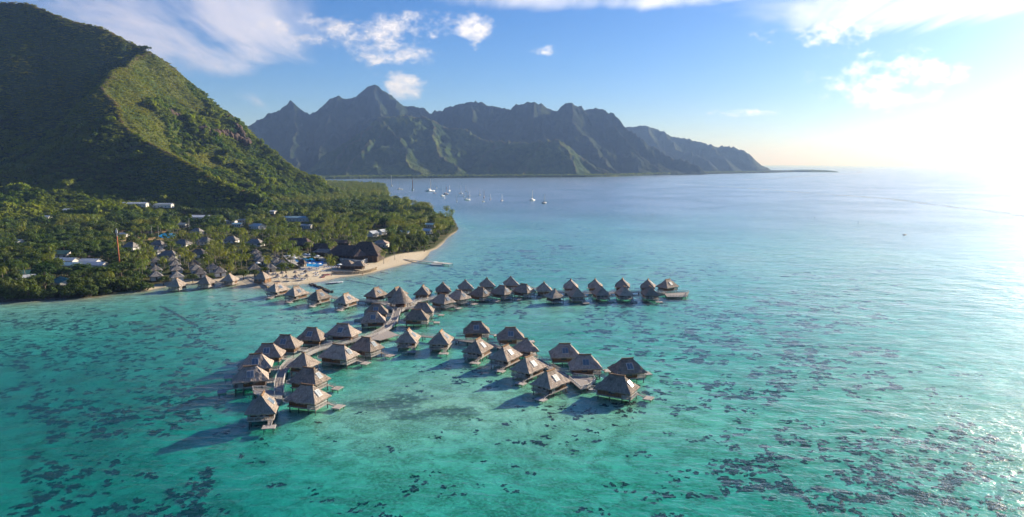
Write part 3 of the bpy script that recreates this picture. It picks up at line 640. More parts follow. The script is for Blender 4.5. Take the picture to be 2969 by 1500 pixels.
def ridge_mesh(rl, z1, w=0.42, over=0.35, h=0.32):
    mb = MB(); l = rl / 2 + over; pts = []
    for k in range(7):
        f = k / 6 * 2 - 1; pts.append((f * l, z1 + 0.12 + 0.10 * f * f))
    vs = []; fs = []
    for x, z in pts: vs += [(x, -w, z - h * 0.9), (x, -w * 0.35, z + 0.02), (x, w * 0.35, z + 0.02), (x, w, z - h * 0.9), (x, 0, z - h)]
    for i in range(6):
        for k in range(5): a = i * 5; fs.append((a + k, a + (k + 1) % 5, a + 5 + (k + 1) % 5, a + 5 + k))
    fs += [(4, 3, 2, 1, 0), (30, 31, 32, 33, 34)]
    mb.add(vs, fs); me = mb.mesh('ridge_cap', M['thatch_ridge']); uv = me.uv_layers.new(name='UVMap')
    uv.data.foreach_set('uv', np.array([(me.vertices[l_.vertex_index].co.x * 2, me.vertices[l_.vertex_index].co.y * 2) for l_ in me.loops], np.float32).ravel()); return me
def slab_on_roof(F, u0, u1, v0, v1, z0, z1, off, th, m_):
    P = [roof_point(F, u, v, z0, z1) for u, v in ((u0, v0), (u1, v0), (u1, v1), (u0, v1))]
    n = (P[1] - P[0]).cross(P[3] - P[0]).normalized();
    if n.z < 0: n = -n
    mb = MB(); a = [p + n * off for p in P]; b = [p + n * (off + th) for p in P]
    mb.add(a + b, [(3, 2, 1, 0), (4, 5, 6, 7), (0, 1, 5, 4), (1, 2, 6, 5), (2, 3, 7, 6), (3, 0, 4, 7)]); return mb
def skylights(parts, face, L, W, rl, z0, z1, cu, pw, v0, v1):
    F = roof_faces(L, W, rl)[face]; el = L if 'y' in face else W
    topw = rl if 'y' in face else 0.0
    def uu(xm, v): span = el + (topw - el) * v; return cu + xm / span
    vm = (v0 + v1) / 2
    def quad(xa, xb, off, th, va, vb, m_):
        P = [roof_point(F, uu(x_, v_), v_, z0, z1) for x_, v_ in ((xa, va), (xb, va), (xb, vb), (xa, vb))]
        n = (P[1] - P[0]).cross(P[3] - P[0]).normalized(); n = n if n.z > 0 else -n; mb = MB()
        mb.add([p + n * off for p in P] + [p + n * (off + th) for p in P], [(3, 2, 1, 0), (4, 5, 6, 7), (0, 1, 5, 4), (1, 2, 6, 5), (2, 3, 7, 6), (3, 0, 4, 7)]); return mb
    parts.append(('skylight_frame', quad(-pw - 0.12, pw + 0.12, -0.1, 0.26, v0 - 0.03, v1 + 0.03, None).mesh('skylight_frame', M['rail_wood'])))
    for xa, xb in ((-pw, -0.05), (0.05, pw)):
        parts.append(('skylight', quad(xa, xb, 0.10, 0.10, v0, v1, None).mesh('skylight', M['skylight_glass'])))

# ------------------------------------------------------------------ overwater bungalows
Z0, Z1, DECK = 3.0, 6.95, 1.1
def rail_run(mb, a, b, z, h=1.0, step=0.32, post=1.6):
    a, b = Vector(a), Vector(b); L = (b - a).length; d = (b - a) / L; up = Vector((0, 0, 1))
    mb.beam(a + up * (z + h), b + up * (z + h), 0.10, 0.08); mb.beam(a + up * (z + 0.14), b + up * (z + 0.14), 0.07, 0.07); mb.beam(a + up * (z + h - 0.16), b + up * (z + h - 0.16), 0.05, 0.06)
    n = max(1, int(L / step))
    for i in range(1, n): p = a + d * (L * i / n); mb.beam(p + up * (z + 0.14), p + up * (z + h - 0.1), 0.13, 0.03)
    n = max(1, round(L / post))
    for i in range(n + 1): p = a + d * (L * i / n); mb.beam(p + up * (z - 0.25), p + up * (z + h + 0.04), 0.10, 0.10)
def steps_mesh(p0, p1, w):
    mb = MB(); p0, p1 = Vector(p0), Vector(p1); d = (p1 - p0); s = d.cross(Vector((0, 0, 1))).normalized() * w / 2
    for k in (-1, 1): mb.beam(p0 + s * k, p1 + s * k, 0.08, 0.22); mb.beam(p0 + s * k + Vector((0, 0, 0.9)), p1 + s * k + Vector((0, 0, 0.9)), 0.06, 0.06); mb.beam(p1 + s * k, p1 + s * k + Vector((0, 0, 0.95)), 0.07, 0.07)
    for i in range(7): p = p0.lerp(p1, (i + 0.5) / 7); mb.beam(p - s, p + s, 0.24, 0.05)
    return mb
PILE_ME = MB().tube([(0, 0, -2.6), (0, 0, -0.2), (0, 0, 0.86)], [0.16, 0.15, 0.15], 8).mesh('pile', M['pile_wood'], True)
SMALL_PILE_ME = MB().tube([(0, 0, -2.6), (0, 0, 0.4)], [0.10, 0.10], 6).mesh('pile', M['pile_wood'], True)
def bungalow_parts(L, W, rl, sky_face, side=1, deck=True, seed=1, bridge=3.5):
    P = []; hw = W / 2 - 1.15; back = -L / 2 + 1.1; front = L / 2 - 0.35; wf = L / 2 - 3.2
    P.append(('roof', hip_roof_mesh('roof', L, W, rl, Z0, Z1, M['thatch'], seed))); P.append(('ridge_cap', ridge_mesh(rl, Z1)))
    P.append(('floor', MB().box(back - 0.35, front, -hw - 0.45, hw + 0.45, DECK - 0.26, DECK).mesh('floor', M['deck_wood'])))
    w = MB(); n = 9
    for k in range(n):                                            # board walls: panels separated by battens
        y0 = -hw + 2 * hw * k / n; pass
    w.box(back, wf, -hw, hw, DECK + 0.003, Z0 + 0.35)
    for k in range(8):
        xx = back + (wf - back) * k / 7
        for sg in (-1, 1): w.box(xx - 0.05, xx + 0.05, sg * hw - 0.04, sg * hw + 0.04, DECK + 0.01, Z0 + 0.3, 1)
    P.append(('wall', w.mesh('wall', [M['wall_wood'], M['dark_wood']])))
    for sg in (-1, 1):
        P.append(('window', MB().box(-1.4, 0.4, min(sg * (hw - 0.02), sg * (hw + 0.05)), max(sg * (hw - 0.02), sg * (hw + 0.05)), DECK + 0.75, DECK + 1.8).mesh('window', M['glass'])))
    P.append(('door', MB().box(wf - 0.02, wf + 0.05, -1.7, 1.7, DECK + 0.02, DECK + 1.95).mesh('door', M['glass'])))
    for sg in (-1, 1): P.append(('post', MB().box(front - 0.55, front - 0.4, sg * hw - 0.08, sg * hw + 0.08, DECK + 0.01, Z0 + 0.2).mesh('post', M['dark_wood'])))
    for xx in (back + 0.2, (back + wf) / 2, wf, front - 0.5):
        for yy in (-hw, hw): P.append(('pile', PILE_ME, (xx, yy, 0)))
    if deck:
        r = MB(); ry = hw + 0.40
        rail_run(r, (wf + 0.1, -side * ry, 0), (front - 0.05, -side * ry, 0), DECK); rail_run(r, (front - 0.05, -side * ry, 0), (front - 0.05, side * (ry - 1.3), 0), DECK); rail_run(r, (wf + 0.1, side * ry, 0), (front - 1.4, side * ry, 0), DECK)
        P.append(('railing', r.mesh('railing', M['rail_wood'])))
        ys = side * (ry - 0.65); P.append(('stairs', steps_mesh((front, ys, DECK - 0.1), (front + 2.3, ys, 0.5), 0.9).mesh('stairs', M['platform_wood'])))
        pf = MB().box(front + 2.0, front + 4.7, ys - 1.7, ys + 1.7, 0.3, 0.44); pf.box(front + 2.0, front + 4.7, ys - 1.7, ys - 1.6, 0.16, 0.3); pf.box(front + 2.0, front + 4.7, ys + 1.6, ys + 1.7, 0.16, 0.3)
        pf.beam((front + 4.5, ys - 0.3, 0.6), (front + 4.5, ys - 0.3, 1.5), 0.06, 0.06); pf.beam((front + 4.5, ys + 0.3, 0.6), (front + 4.5, ys + 0.3, 1.5), 0.06, 0.06)
        P.append(('platform', pf.mesh('platform', M['platform_wood'])))
        for ax in (front + 2.4, front + 4.3):
            for ay in (ys - 1.2, ys + 1.2): P.append(('pile', SMALL_PILE_ME, (ax, ay, 0)))
        for cx_ in (-0.9, 0.7):
            ch = MB(); ch.box(front - 2.0, front - 0.9, cx_ - 0.35, cx_ + 0.35, DECK + 0.3, DECK + 0.42); ch.box(front - 2.1, front - 1.95, cx_ - 0.35, cx_ + 0.35, DECK + 0.01, DECK + 0.95); ch.box(front - 1.2, front - 1.1, cx_ - 0.35, cx_ + 0.35, DECK + 0.01, DECK + 0.3); P.append(('deck_chair', ch.mesh('deck_chair', M['platform_wood'])))
    if bridge:
        b = MB().box(back - 0.36 - bridge, back - 0.36, -0.75, 0.75, DECK - 0.2, DECK - 0.03); rail_run(b, (back - 0.4 - bridge, -0.7, 0), (back - 0.5, -0.7, 0), DECK, 0.95, 9.0); rail_run(b, (back - 0.4 - bridge, 0.7, 0), (back - 0.5, 0.7, 0), DECK, 0.95, 9.0)
        P.append(('footbridge', b.mesh('footbridge', M['rail_wood'])))
    if sky_face: skylights(P, sky_face, L, W, rl, Z0, Z1, 0.5, 0.98 if 'y' in sky_face else 0.85, 0.30, 0.66)
    return P
_pc = {}
def place(name, label, cat, parts, x, y, rz, group=None, z=0.0, scale=1.0, sub=None):
    o = thing(name, label, cat, (x, y, z), rz, group, scale)
    roof_ = None
    for p in parts:
        c = link(p[0], p[1], roof_ if p[0] in ('ridge_cap', 'skylight_frame', 'skylight') else o)
        if p[0] == 'roof': roof_ = c
        if len(p) > 2: c.location = p[2]
    return o
def bungalow(px, py, yaw, face, label, group, L=10.4, W=8.3, rl=3.4, side=1, deck=True, bridge=3.5, name='overwater_bungalow'):
    key = (L, W, rl, face, side, deck, bridge, (len(label) + int(px)) % 2)
    if key not in _pc: _pc[key] = bungalow_parts(L, W, rl, face, side, deck, 1 + len(_pc), bridge)
    x, y = gp(px, py, Z1)
    return place(name, label, 'bungalow', _pc[key], x, y, R(yaw), group)
T = 'thatched overwater bungalow'
LEFT = 'bungalows on the near left boardwalk'; RIGHT = 'bungalows on the near right boardwalk'; FAR = 'bungalows on the far boardwalk'; HUB = 'bungalows around the central stem'
LONG = dict(L=12.2, W=8.4, rl=4.6)
STD = dict(L=10.8, W=8.3, rl=3.6)
for a in [
    (994, 939, 164, '+y', 'long dark-fronted thatched bungalow at the top of the near left curve, beside the stem', LEFT, LONG),
    (904, 950, 170, '+y', T + ', second from the stem along the outer side of the left curve', LEFT, STD),
    (827, 971, 176, '+y', T + ', third from the stem along the outer side of the left curve', LEFT, STD),
    (776, 996, 186, '+y', T + ', fourth from the stem along the outer side of the left curve', LEFT, STD),
    (741, 1026, 194, '+y', T + ', fifth from the stem along the outer side of the left curve', LEFT, STD),
    (725, 1061, 200, '+y', T + ' with blue skylight, leftmost of all and last on the outer side', LEFT, STD),
    (1061, 978, -28, '+x', T + ', first on the inner side of the left curve, under the plank terrace', LEFT, STD),
    (982, 999, -22, '+x', 'largest thatched overwater bungalow on the inner side of the left curve', LEFT, LONG),
    (895, 1066, -20, '+x', T + ' behind the nearest pair, right of the left boardwalk bend', LEFT, STD),
    (891, 1115, -20, '+x', T + ' with white railing, nearest on the right of the left boardwalk', LEFT, STD),
    (761, 1142, -80, '+y', 'nearest thatched bungalow, its deck and swim platform facing the viewer', LEFT, STD),
    (1183, 955, -92, '+y', T + ', first of the right boardwalk, deck facing the viewer', RIGHT, STD),
    (1278, 959, -96, '+y', T + ', second of the right boardwalk, deck facing the viewer', RIGHT, STD),
    (1385, 982, -112, '+y', T + ', third on the near side of the right boardwalk', RIGHT, STD),
    (1465, 1002, -120, '+y', T + ', fourth on the near side of the right boardwalk', RIGHT, STD),
    (1532, 1033, -126, '+y', T + ', fifth on the near side of the right boardwalk', RIGHT, STD),
    (1596, 1073, -130, '+y', T + ' with sunlit wood side, beside the round end terrace', RIGHT, STD),
    (1381, 932, 3, '-y', T + ', farthest on the outer side of the right boardwalk', RIGHT, STD),
    (1480, 949, 3, '-y', T + ' partly hidden behind the small square pavilion roof', RIGHT, STD),
    (1637, 996, 2, '-y', T + ' on the outer side, above the one beside the terrace', RIGHT, STD),
    (1696, 1028, 3, '-y', T + ' just behind the round end terrace', RIGHT, STD),
    (1819, 1039, 14, '-y', 'rightmost thatched bungalow of the near group, blue skylight to the front', RIGHT, STD),
    (1789, 1087, -30, '+x', 'broad thatched bungalow at the right end with an open front deck', RIGHT, LONG),
    (1090, 881, 190, '+y', T + ' left of the stem, just below the round bar', HUB, STD),
    (1081, 903, 192, '+y', T + ' left of the stem, nearer one of two', HUB, STD),
    (1224, 877, 0, None, T + ' right of the stem, just below the round bar', HUB, STD),
    (1208, 897, 0, None, T + ' right of the stem, nearer one of two', HUB, STD),
    (804, 820, -116, '+y', T + ' nearest the beach on the far boardwalk', FAR, STD),
    (858, 831, -116, '+y', T + ', second from the beach on the far boardwalk', FAR, STD),
    (924, 841, -116, '+y', T + ', third from the beach on the far boardwalk', FAR, STD),
    (1002, 851, -114, '+y', T + ', fourth from the beach on the far boardwalk', FAR, STD),
    (1090, 834, 64, '-y', T + ' on the shore side of the walk, left of the round bar', FAR, STD),
    (1150, 833, 70, '-y', T + ' mostly hidden behind the round bar roof', FAR, STD),
    (1226, 828, 85, '-y', T + ' just right of the round bar, on the shore side', FAR, STD),
    (1285, 820, 98, '-y', T + ' on the shore side, second right of the round bar', FAR, STD),
    (1350, 813, 100, '-y', T + ' on the shore side, third right of the round bar', FAR, STD),
    (1413, 807, 100, '-y', T + ' on the shore side, fourth right of the round bar', FAR, STD),
    (1482, 803, 98, '-y', T + ' on the shore side, fifth right of the round bar', FAR, STD),
    (1284, 852, -42, '+x', T + ', first of five slanting ones right of the round bar', FAR, STD),
    (1330, 841, -42, '+x', T + ', second of five slanting ones right of the round bar', FAR, STD),
    (1394, 833, -42, '+x', T + ', third of five slanting ones right of the round bar', FAR, STD),
    (1456, 828, -42, '+x', T + ', fourth of five slanting ones right of the round bar', FAR, STD),
    (1519, 823, -38, '+x', T + ', last of five slanting ones right of the round bar', FAR, STD),
    (1578, 819, 92, '-y', T + ', leftmost of six along the back of the far right row', FAR, STD),
    (1655, 811, 86, '-y', T + ', second of six along the back of the far right row', FAR, STD),
    (1726, 810, 84, '-y', T + ', third of six along the back of the far right row', FAR, STD),
    (1805, 808, 80, '-y', T + ', fourth of six along the back of the far right row', FAR, STD),
    (1879, 810, 76, '-y', T + ', fifth of six along the back of the far right row', FAR, STD),
    (1936, 810, 40, '-y', T + ' at the far right end, beside the open sun deck', FAR, STD),
    (1673, 834, -82, None, T + ', leftmost of four along the front of the far right row', FAR, STD),
    (1743, 830, -80, None, T + ', second of four along the front of the far right row', FAR, STD),
    (1811, 831, -84, '+y', T + ', third of four along the front of the far right row', FAR, STD),
    (1886, 831, -88, '+y', T + ', last of four along the front of the far right row', FAR, STD)]:
    bungalow(*a[:6], **a[6])
# square pavilions without a deck
for px, py, yaw, lab in ((880, 1023, -18, 'square thatched pavilion with pointed roof on the left boardwalk'), (1525, 981, 10, 'small square thatched pavilion tucked behind the right boardwalk'), (1609, 838, -60, 'low square thatched pavilion in the far right row')):
    bungalow(px, py, yaw, None, lab, 'square pavilions on the boardwalks', L=8.4, W=8.2, rl=0.6, deck=False, bridge=0.0, name='thatched_pavilion')
# the three on the shore and their taller roofs
for px, py, yaw, lab in ((513, 807, -98, 'leftmost of three thatched bungalows standing off the sandy bank'), (597, 800, -96, 'middle one of three thatched bungalows standing off the sandy bank'), (665, 793, -94, 'right one of three thatched bungalows off the sandy bank, by the pier')):
    bungalow(px, py, yaw, None, lab, 'bungalows along the bank', L=8.6, W=8.2, rl=1.0, side=-1, bridge=0.0, name='shore_bungalow')

# ------------------------------------------------------------------ boardwalks
def crom(pts, per=6):
    P = [pts[0]] + list(pts) + [pts[-1]]; out = []
    for i in range(1, len(P) - 2):
        p0, p1, p2, p3 = [np.array(q, float) for q in P[i - 1:i + 3]]
        for k in range(per):
            t_ = k / per; out.append(0.5 * (2 * p1 + (p2 - p0) * t_ + (2 * p0 - 5 * p1 + 4 * p2 - p3) * t_ ** 2 + (3 * p1 - p0 - 3 * p2 + p3) * t_ ** 3))
    out.append(np.array(pts[-1], float)); return out
def resample(pts, step):
    pts = [np.array(p) for p in pts]; L = [0]
    for a, b in zip(pts[:-1], pts[1:]): L.append(L[-1] + np.linalg.norm(b - a))
    n = max(1, int(L[-1] / step)); out = []
    for k in range(n + 1):
        s_ = L[-1] * k / n; i = min(np.searchsorted(L, s_, 'right') - 1, len(pts) - 2); f = (s_ - L[i]) / max(1e-6, L[i + 1] - L[i]); out.append(pts[i] + (pts[i + 1] - pts[i]) * f)
    return out
def strip_frames(pts, w):
    fr = []
    for i, p in enumerate(pts):
        d = pts[min(i + 1, len(pts) - 1)] - pts[max(i - 1, 0)]; d = d / (np.linalg.norm(d) + 1e-9); n = np.array([-d[1], d[0]]); fr.append((p - n * w / 2, p + n * w / 2))
    return fr
def boardwalk(label, px_pts, width=2.6, z=DECK, rails=(1, 1), pile_step=5.0, piles=True, matl='deck_wood', name='boardwalk', cat='boardwalk', world_pts=None, zlist=None):
    pts = world_pts if world_pts is not None else [gp(a, b, z) for a, b in px_pts]
    sm = resample(crom(pts), 1.0); o = thing(name, label, cat, (float(sm[0][0]), float(sm[0][1]), 0)); ox, oy = sm[0]
    fr = strip_frames(sm, width); mb = MB()
    for k in range(len(fr) - 1):                                 # plank runs, each a shade proud of the last
        dz_ = 0.012 * (k % 2); (a, b), (c, d) = fr[k], fr[k + 1]
        vs = [(q[0] - ox, q[1] - oy, z + dz_) for q in (a, b, d, c)] + [(q[0] - ox, q[1] - oy, z - 0.22) for q in (a, b, d, c)]
        mb.add(vs, [(3, 2, 1, 0), (4, 5, 6, 7), (0, 1, 5, 4), (1, 2, 6, 5), (2, 3, 7, 6), (3, 0, 4, 7)])
    mb.build('deck', M[matl], o)
    for sd in (0, 1):
        if not rails[sd]: continue
        r = MB(); line = resample([f[sd] for f in strip_frames(resample(sm, 2.0), width - 0.1)], 2.0)
        L3 = [(q[0] - ox, q[1] - oy, 0) for q in line]
        for a, b in zip(L3[:-1], L3[1:]):
            for hh, ww in ((1.0, 0.11), (0.62, 0.06), (0.3, 0.06)): r.beam((a[0], a[1], z + hh), (b[0], b[1], z + hh), ww, 0.08)
            r.beam((a[0], a[1], z - 0.1), (a[0], a[1], z + 1.05), 0.11, 0.11)
        r.build('railing', M['rail_wood'], o)
    if piles:
        for a, b in strip_frames(resample(sm, pile_step), width - 0.4):
            for q in (a, b): c = link('pile', PILE_ME, o); c.location = (q[0] - ox, q[1] - oy, z - DECK)
    return o
boardwalk('curved weathered boardwalk through the near left bungalows', [(1087, 971), (1045, 983), (993, 996), (954, 1006), (914, 1017), (880, 1033), (849, 1046), (831, 1063), (820, 1080), (812, 1100), (809, 1124), (810, 1147)], 2.8)
boardwalk('broad central boardwalk stem below the round bar', [(1152, 902), (1149, 912), (1145, 925), (1135, 941), (1115, 957), (1087, 971)], 3.2)
boardwalk('curving boardwalk branch passing left of the round bar', [(1111, 880), (1126, 885), (1138, 893), (1146, 902)], 2.6)
boardwalk('curving boardwalk branch passing right of the round bar', [(1214, 874), (1196, 882), (1178, 891), (1158, 903)], 2.6)
boardwalk('straight boardwalk through the near right bungalows', [(1157, 975), (1215, 974), (1307, 984), (1364, 990), (1434, 1002), (1511, 1028), (1555, 1042), (1587, 1062), (1625, 1082), (1652, 1097)], 2.6)
boardwalk('far boardwalk running from the beach pier to the round bar', [(831, 843), (892, 852), (957, 863), (1041, 873), (1085, 876), (1111, 880)], 2.4)
boardwalk('far boardwalk running right from the round bar to the sun deck', [(1214, 874), (1250, 867), (1320, 853), (1400, 843), (1480, 837), (1560, 838), (1610, 847), (1680, 850), (1760, 850), (1830, 847), (1900, 848), (1932, 851)], 2.4)
boardwalk('wooden pier sloping off the beach past the pyramid hut', [(708, 802), (722, 808), (741, 815), (786, 829), (831, 843)], 2.6, name='pier', cat='pier')
def terrace(label, px_poly, z=DECK, rail=True, gaps=(), name='terrace'):
    P = [np.array(gp(a, b, z)) for a, b in px_poly]; c = sum(P) / len(P); o = thing(name, label, 'terrace', (float(c[0]), float(c[1]), 0))
    Q = [p - c for p in P]; n = len(Q)
    mb = MB(); mb.add([(q[0], q[1], z + 0.024) for q in Q] + [(q[0], q[1], z - 0.25) for q in Q], [tuple(range(n)), tuple(range(2 * n - 1, n - 1, -1))] + [(i, n + i, n + (i + 1) % n, (i + 1) % n) for i in range(n)])
    ob = mb.build('deck', M['deck_wood'], o)
    ar = sum(Q[i][0] * Q[(i + 1) % n][1] - Q[(i + 1) % n][0] * Q[i][1] for i in range(n))
    if ar < 0: ob.data.flip_normals()
    if rail:
        r = MB()
        for i in range(n):
            if i in gaps: continue
            rail_run(r, (Q[i][0] * .97, Q[i][1] * .97, 0), (Q[(i + 1) % n][0] * .97, Q[(i + 1) % n][1] * .97, 0), z, 1.0, 0.5)
        r.build('railing', M['rail_wood'], o)
    for q in Q: k = link('pile', PILE_ME, o); k.location = (q[0] * 0.85, q[1] * 0.85, 0)
    return o
terrace('triangular plank terrace where the stem meets the right boardwalk', [(1068, 984), (1123, 958), (1158, 972), (1100, 987)], DECK + 0.03, False)
terrace('five-sided plank terrace at the end of the right boardwalk', [(1648, 1098), (1662, 1090), (1722, 1097), (1728, 1107), (1703, 1125), (1684, 1130)], DECK + 0.03, True, (0,))
terrace('plank terrace with railings at the end of the left boardwalk', [(731, 1128), (735, 1141), (770, 1155), (818, 1158), (818, 1137), (760, 1128)], DECK + 0.03, True, (3,))
terrace('open sun deck at the far right end of the far boardwalk', [(1926, 851), (1934, 861), (1990, 861), (1998, 848), (1990, 847)], DECK + 0.03, True, (0,))
# the round bar
bx, by = gp(1160, 832, 11.0); bar = thing('round_bar', 'tall cone-roofed round bar on stilts at the junction of the boardwalks', 'bar', (bx, by, 0))
mb = MB(); n = 28; uv = []; prof = [(5.9, 3.7), (5.75, 4.05), (4.7, 5.2), (3.5, 6.7), (2.3, 8.3), (1.1, 9.9), (0.05, 11.1)]
mb.lathe([(r_ + (0.05 * math.sin(i * 5)), z_) for i, (r_, z_) in enumerate(prof)], n)
me = mb.mesh('roof', M['thatch'], True); ul = me.uv_layers.new(name='UVMap')
ul.data.foreach_set('uv', np.array([(math.atan2(me.vertices[l_.vertex_index].co.y, me.vertices[l_.vertex_index].co.x) * 5, me.vertices[l_.vertex_index].co.z * 1.3) for l_ in me.loops], np.float32).ravel()); link('roof', me, bar)
MB().lathe([(0.02, DECK - 0.3), (7.2, DECK - 0.3), (7.2, DECK), (0.02, DECK)], 32).build('deck', M['deck_wood'], bar)
r = MB()
for k in range(26):
    a, b = 2 * math.pi * k / 26, 2 * math.pi * (k + 1) / 26; rail_run(r, (7.05 * math.cos(a), 7.05 * math.sin(a), 0), (7.05 * math.cos(b), 7.05 * math.sin(b), 0), DECK, 1.0, 0.4, 9)
r.build('railing', M['rail_wood'], bar)
MB().lathe([(2.0, DECK), (2.0, DECK + 1.1), (2.5, DECK + 1.1), (2.5, DECK)], 20).build('counter', M['wall_wood'], bar)
for k in range(10):
    a = 2 * math.pi * k / 10; c = MB().tube([(4.8 * math.cos(a), 4.8 * math.sin(a), DECK), (4.8 * math.cos(a), 4.8 * math.sin(a), 4.6)], 0.13, 6).build('post', M['wall_wood'], bar)
    c = link('pile', PILE_ME, bar); c.location = (6.2 * math.cos(a + .3), 6.2 * math.sin(a + .3), 0)
st = MB().lathe([(0.0, DECK + 0.75), (0.42, DECK + 0.75), (0.42, DECK + 0.68), (0.05, DECK + 0.68), (0.05, DECK + 0.01)], 10)
st_me = st.mesh('bar_table', M['white_plastic'])
for k in range(9):
    a = -0.2 - math.pi * k / 9; o = link('bar_table', st_me); o.location = (bx + 6.0 * math.cos(a), by + 6.0 * math.sin(a), 0)
    tag(o, 'small round table by the railing of the round bar', 'table', 'tables around the round bar')

# ------------------------------------------------------------------ buildings ashore
GZ0 = 2.2
BUILD = []                 # (px, py, halfwidth px) of roofs that trees must not hide
def gable_mesh(name, L, W, z0, z1, matl, over=0.0):
    mb = MB(); l, w = L / 2, W / 2; th = 0.12
    for sg in (-1, 1):
        nrib = max(2, int(L / 0.9))
        for i in range(nrib):                                     # sheet by sheet, each lapped over the next
            xa, xb = -l + L * i / nrib, -l + L * (i + 1) / nrib + 0.03; dz_ = 0.03 * (i % 2)
            vs = [(xa, sg * w, z0 + dz_), (xb, sg * w, z0 + dz_), (xb, 0, z1 + dz_), (xa, 0, z1 + dz_)]; vs += [(x_, y_, z_ - th) for x_, y_, z_ in vs]
            fs = [(0, 1, 2, 3), (7, 6, 5, 4), (0, 4, 5, 1), (1, 5, 6, 2), (2, 6, 7, 3), (3, 7, 4, 0)]
            mb.add(vs, fs if sg < 0 else [tuple(reversed(f)) for f in fs])
    return mb.mesh(name, matl)
def on_land(px, py, hoff):
    d = ray(px, py); h0 = math.hypot(d[0], d[1]); D = np.arange(380, 2300, 3.0); t_ = D / h0; X_, Y_ = d[0] * t_, d[1] * t_; Z_ = CAMZ + d[2] * t_
    g = np.maximum(ground_z(X_, Y_), near_h(X_, Y_)[0]); k = int(np.argmax(Z_ <= g + hoff))
    if not (Z_ <= g + hoff).any(): return None
    return float(X_[k]), float(Y_[k]), float(g[k])
def house(label, cat, px, py, L, W, yaw, zr, ze, roof='thatch_grey', wall='white_wall', rl=None, gable=False, group=None, name='house', nwin=3, cap=True, track=True, zbase=None, fringe=0.25):
    zb = GZ0 if zbase is None else zbase; x, y = gp(px, py, zb + zr)
    if py < 645: x, y, zb = on_land(px, py, zr)
    o = thing(name, label, cat, (x, y, zb - 0.25), R(yaw), group); ze, zr = ze + 0.25, zr + 0.25; rl = (L * 0.35 if rl is None else rl)
    if gable: link('roof', gable_mesh('roof', L, W, ze, zr, M[roof]), o)
    else:
        link('roof', hip_roof_mesh('roof', L, W, rl, ze, zr, M[roof], int(px + py) % 50, 9, 4, fringe, 0.06), o)
        if cap: link('ridge_cap', ridge_mesh(rl, zr, 0.35, 0.2, 0.25), o.children[0] if o.children else o)
    hl, hw = L / 2 - 0.8, W / 2 - 0.8; w = MB().box(-hl, hl, -hw, hw, 0, ze + 0.1 if not gable else ze + 0.05)
    if gable:
        zt = ze + (zr - ze) * 0.80
        for sg in (-1, 1): xx = sg * (hl - 0.01); w.add([(xx, -hw, ze), (xx, hw, ze), (xx, 0, zt + 0.3), (xx - sg * 0.15, -hw, ze), (xx - sg * 0.15, hw, ze), (xx - sg * 0.15, 0, zt + 0.3)], [(0, 1, 2), (5, 4, 3), (0, 3, 4, 1), (1, 4, 5, 2), (2, 5, 3, 0)])
    w.build('wall', M[wall], o)
    for k in range(nwin):
        xx = -hl + 2 * hl * (k + 0.5) / nwin
        for sg in (-1, 1): MB().box(xx - 0.55, xx + 0.55, sg * hw - 0.04, sg * hw + 0.04, 1.1, 2.3).build('window', M['glass'], o)
    MB().box(hl - 0.04, hl + 0.04, -0.5, 0.5, 0.3, 2.35).build('door', M['dark_wood'], o)
    if track: BUILD.append((px, py + 3, L / 2 * FPX / math.hypot(x, y) * 0.8, math.hypot(x, y)))
    return o
G = 'garden bungalows behind the beach'
row = ['leftmost row', 'second row', 'third row', 'row below the pool']
for px, py, yaw, lab in ((451, 784, -58, 'grey thatched garden bungalow nearest the bank in the leftmost row'), (450, 768, -58, 'grey thatched garden bungalow, second up in the leftmost row'), (450, 745, -58, 'grey thatched garden bungalow, third up in the leftmost row'),
        (512, 786, -58, 'grey thatched garden bungalow behind the leftmost bank hut'), (511, 767, -58, 'grey thatched garden bungalow, second up in the second row'), (507, 753, -58, 'grey thatched garden bungalow, third up in the second row'), (499, 740, -56, 'grey thatched garden bungalow, topmost in the second row'),
        (578, 777, -58, 'grey thatched garden bungalow behind the middle bank hut'), (568, 766, -58, 'grey thatched garden bungalow, second up in the third row'), (563, 752, -58, 'grey thatched garden bungalow, third up in the third row'), (617, 763, -60, 'grey thatched garden bungalow half hidden behind a palm in the third row'), (637, 773, -62, 'wide grey thatched garden bungalow behind the right bank hut'),
        (742, 721, -60, 'grey thatched garden bungalow, topmost of the stepped trio left of the pool'), (749, 733, -60, 'grey thatched garden bungalow, middle of the stepped trio left of the pool'), (757, 743, -60, 'grey thatched garden bungalow, lowest of the stepped trio left of the pool'), (737, 764, -62, 'grey thatched garden bungalow behind the green trees at the beach edge'),
        (795, 731, -62, 'grey thatched garden bungalow with sharp roof left of the pool umbrellas'), (803, 745, -62, 'small pale thatched garden bungalow beside the yellow-green shrub'), (782, 762, -64, 'grey thatched garden bungalow beside the palm behind the beach'), (818, 752, -60, 'grey thatched garden bungalow behind the big round tree')):
    house(lab, 'bungalow', px, py, 8.6, 7.6, yaw, 5.6, 2.3, rl=1.6, group=G, name='garden_bungalow', nwin=2)
G2 = 'long lodges behind the garden bungalows'
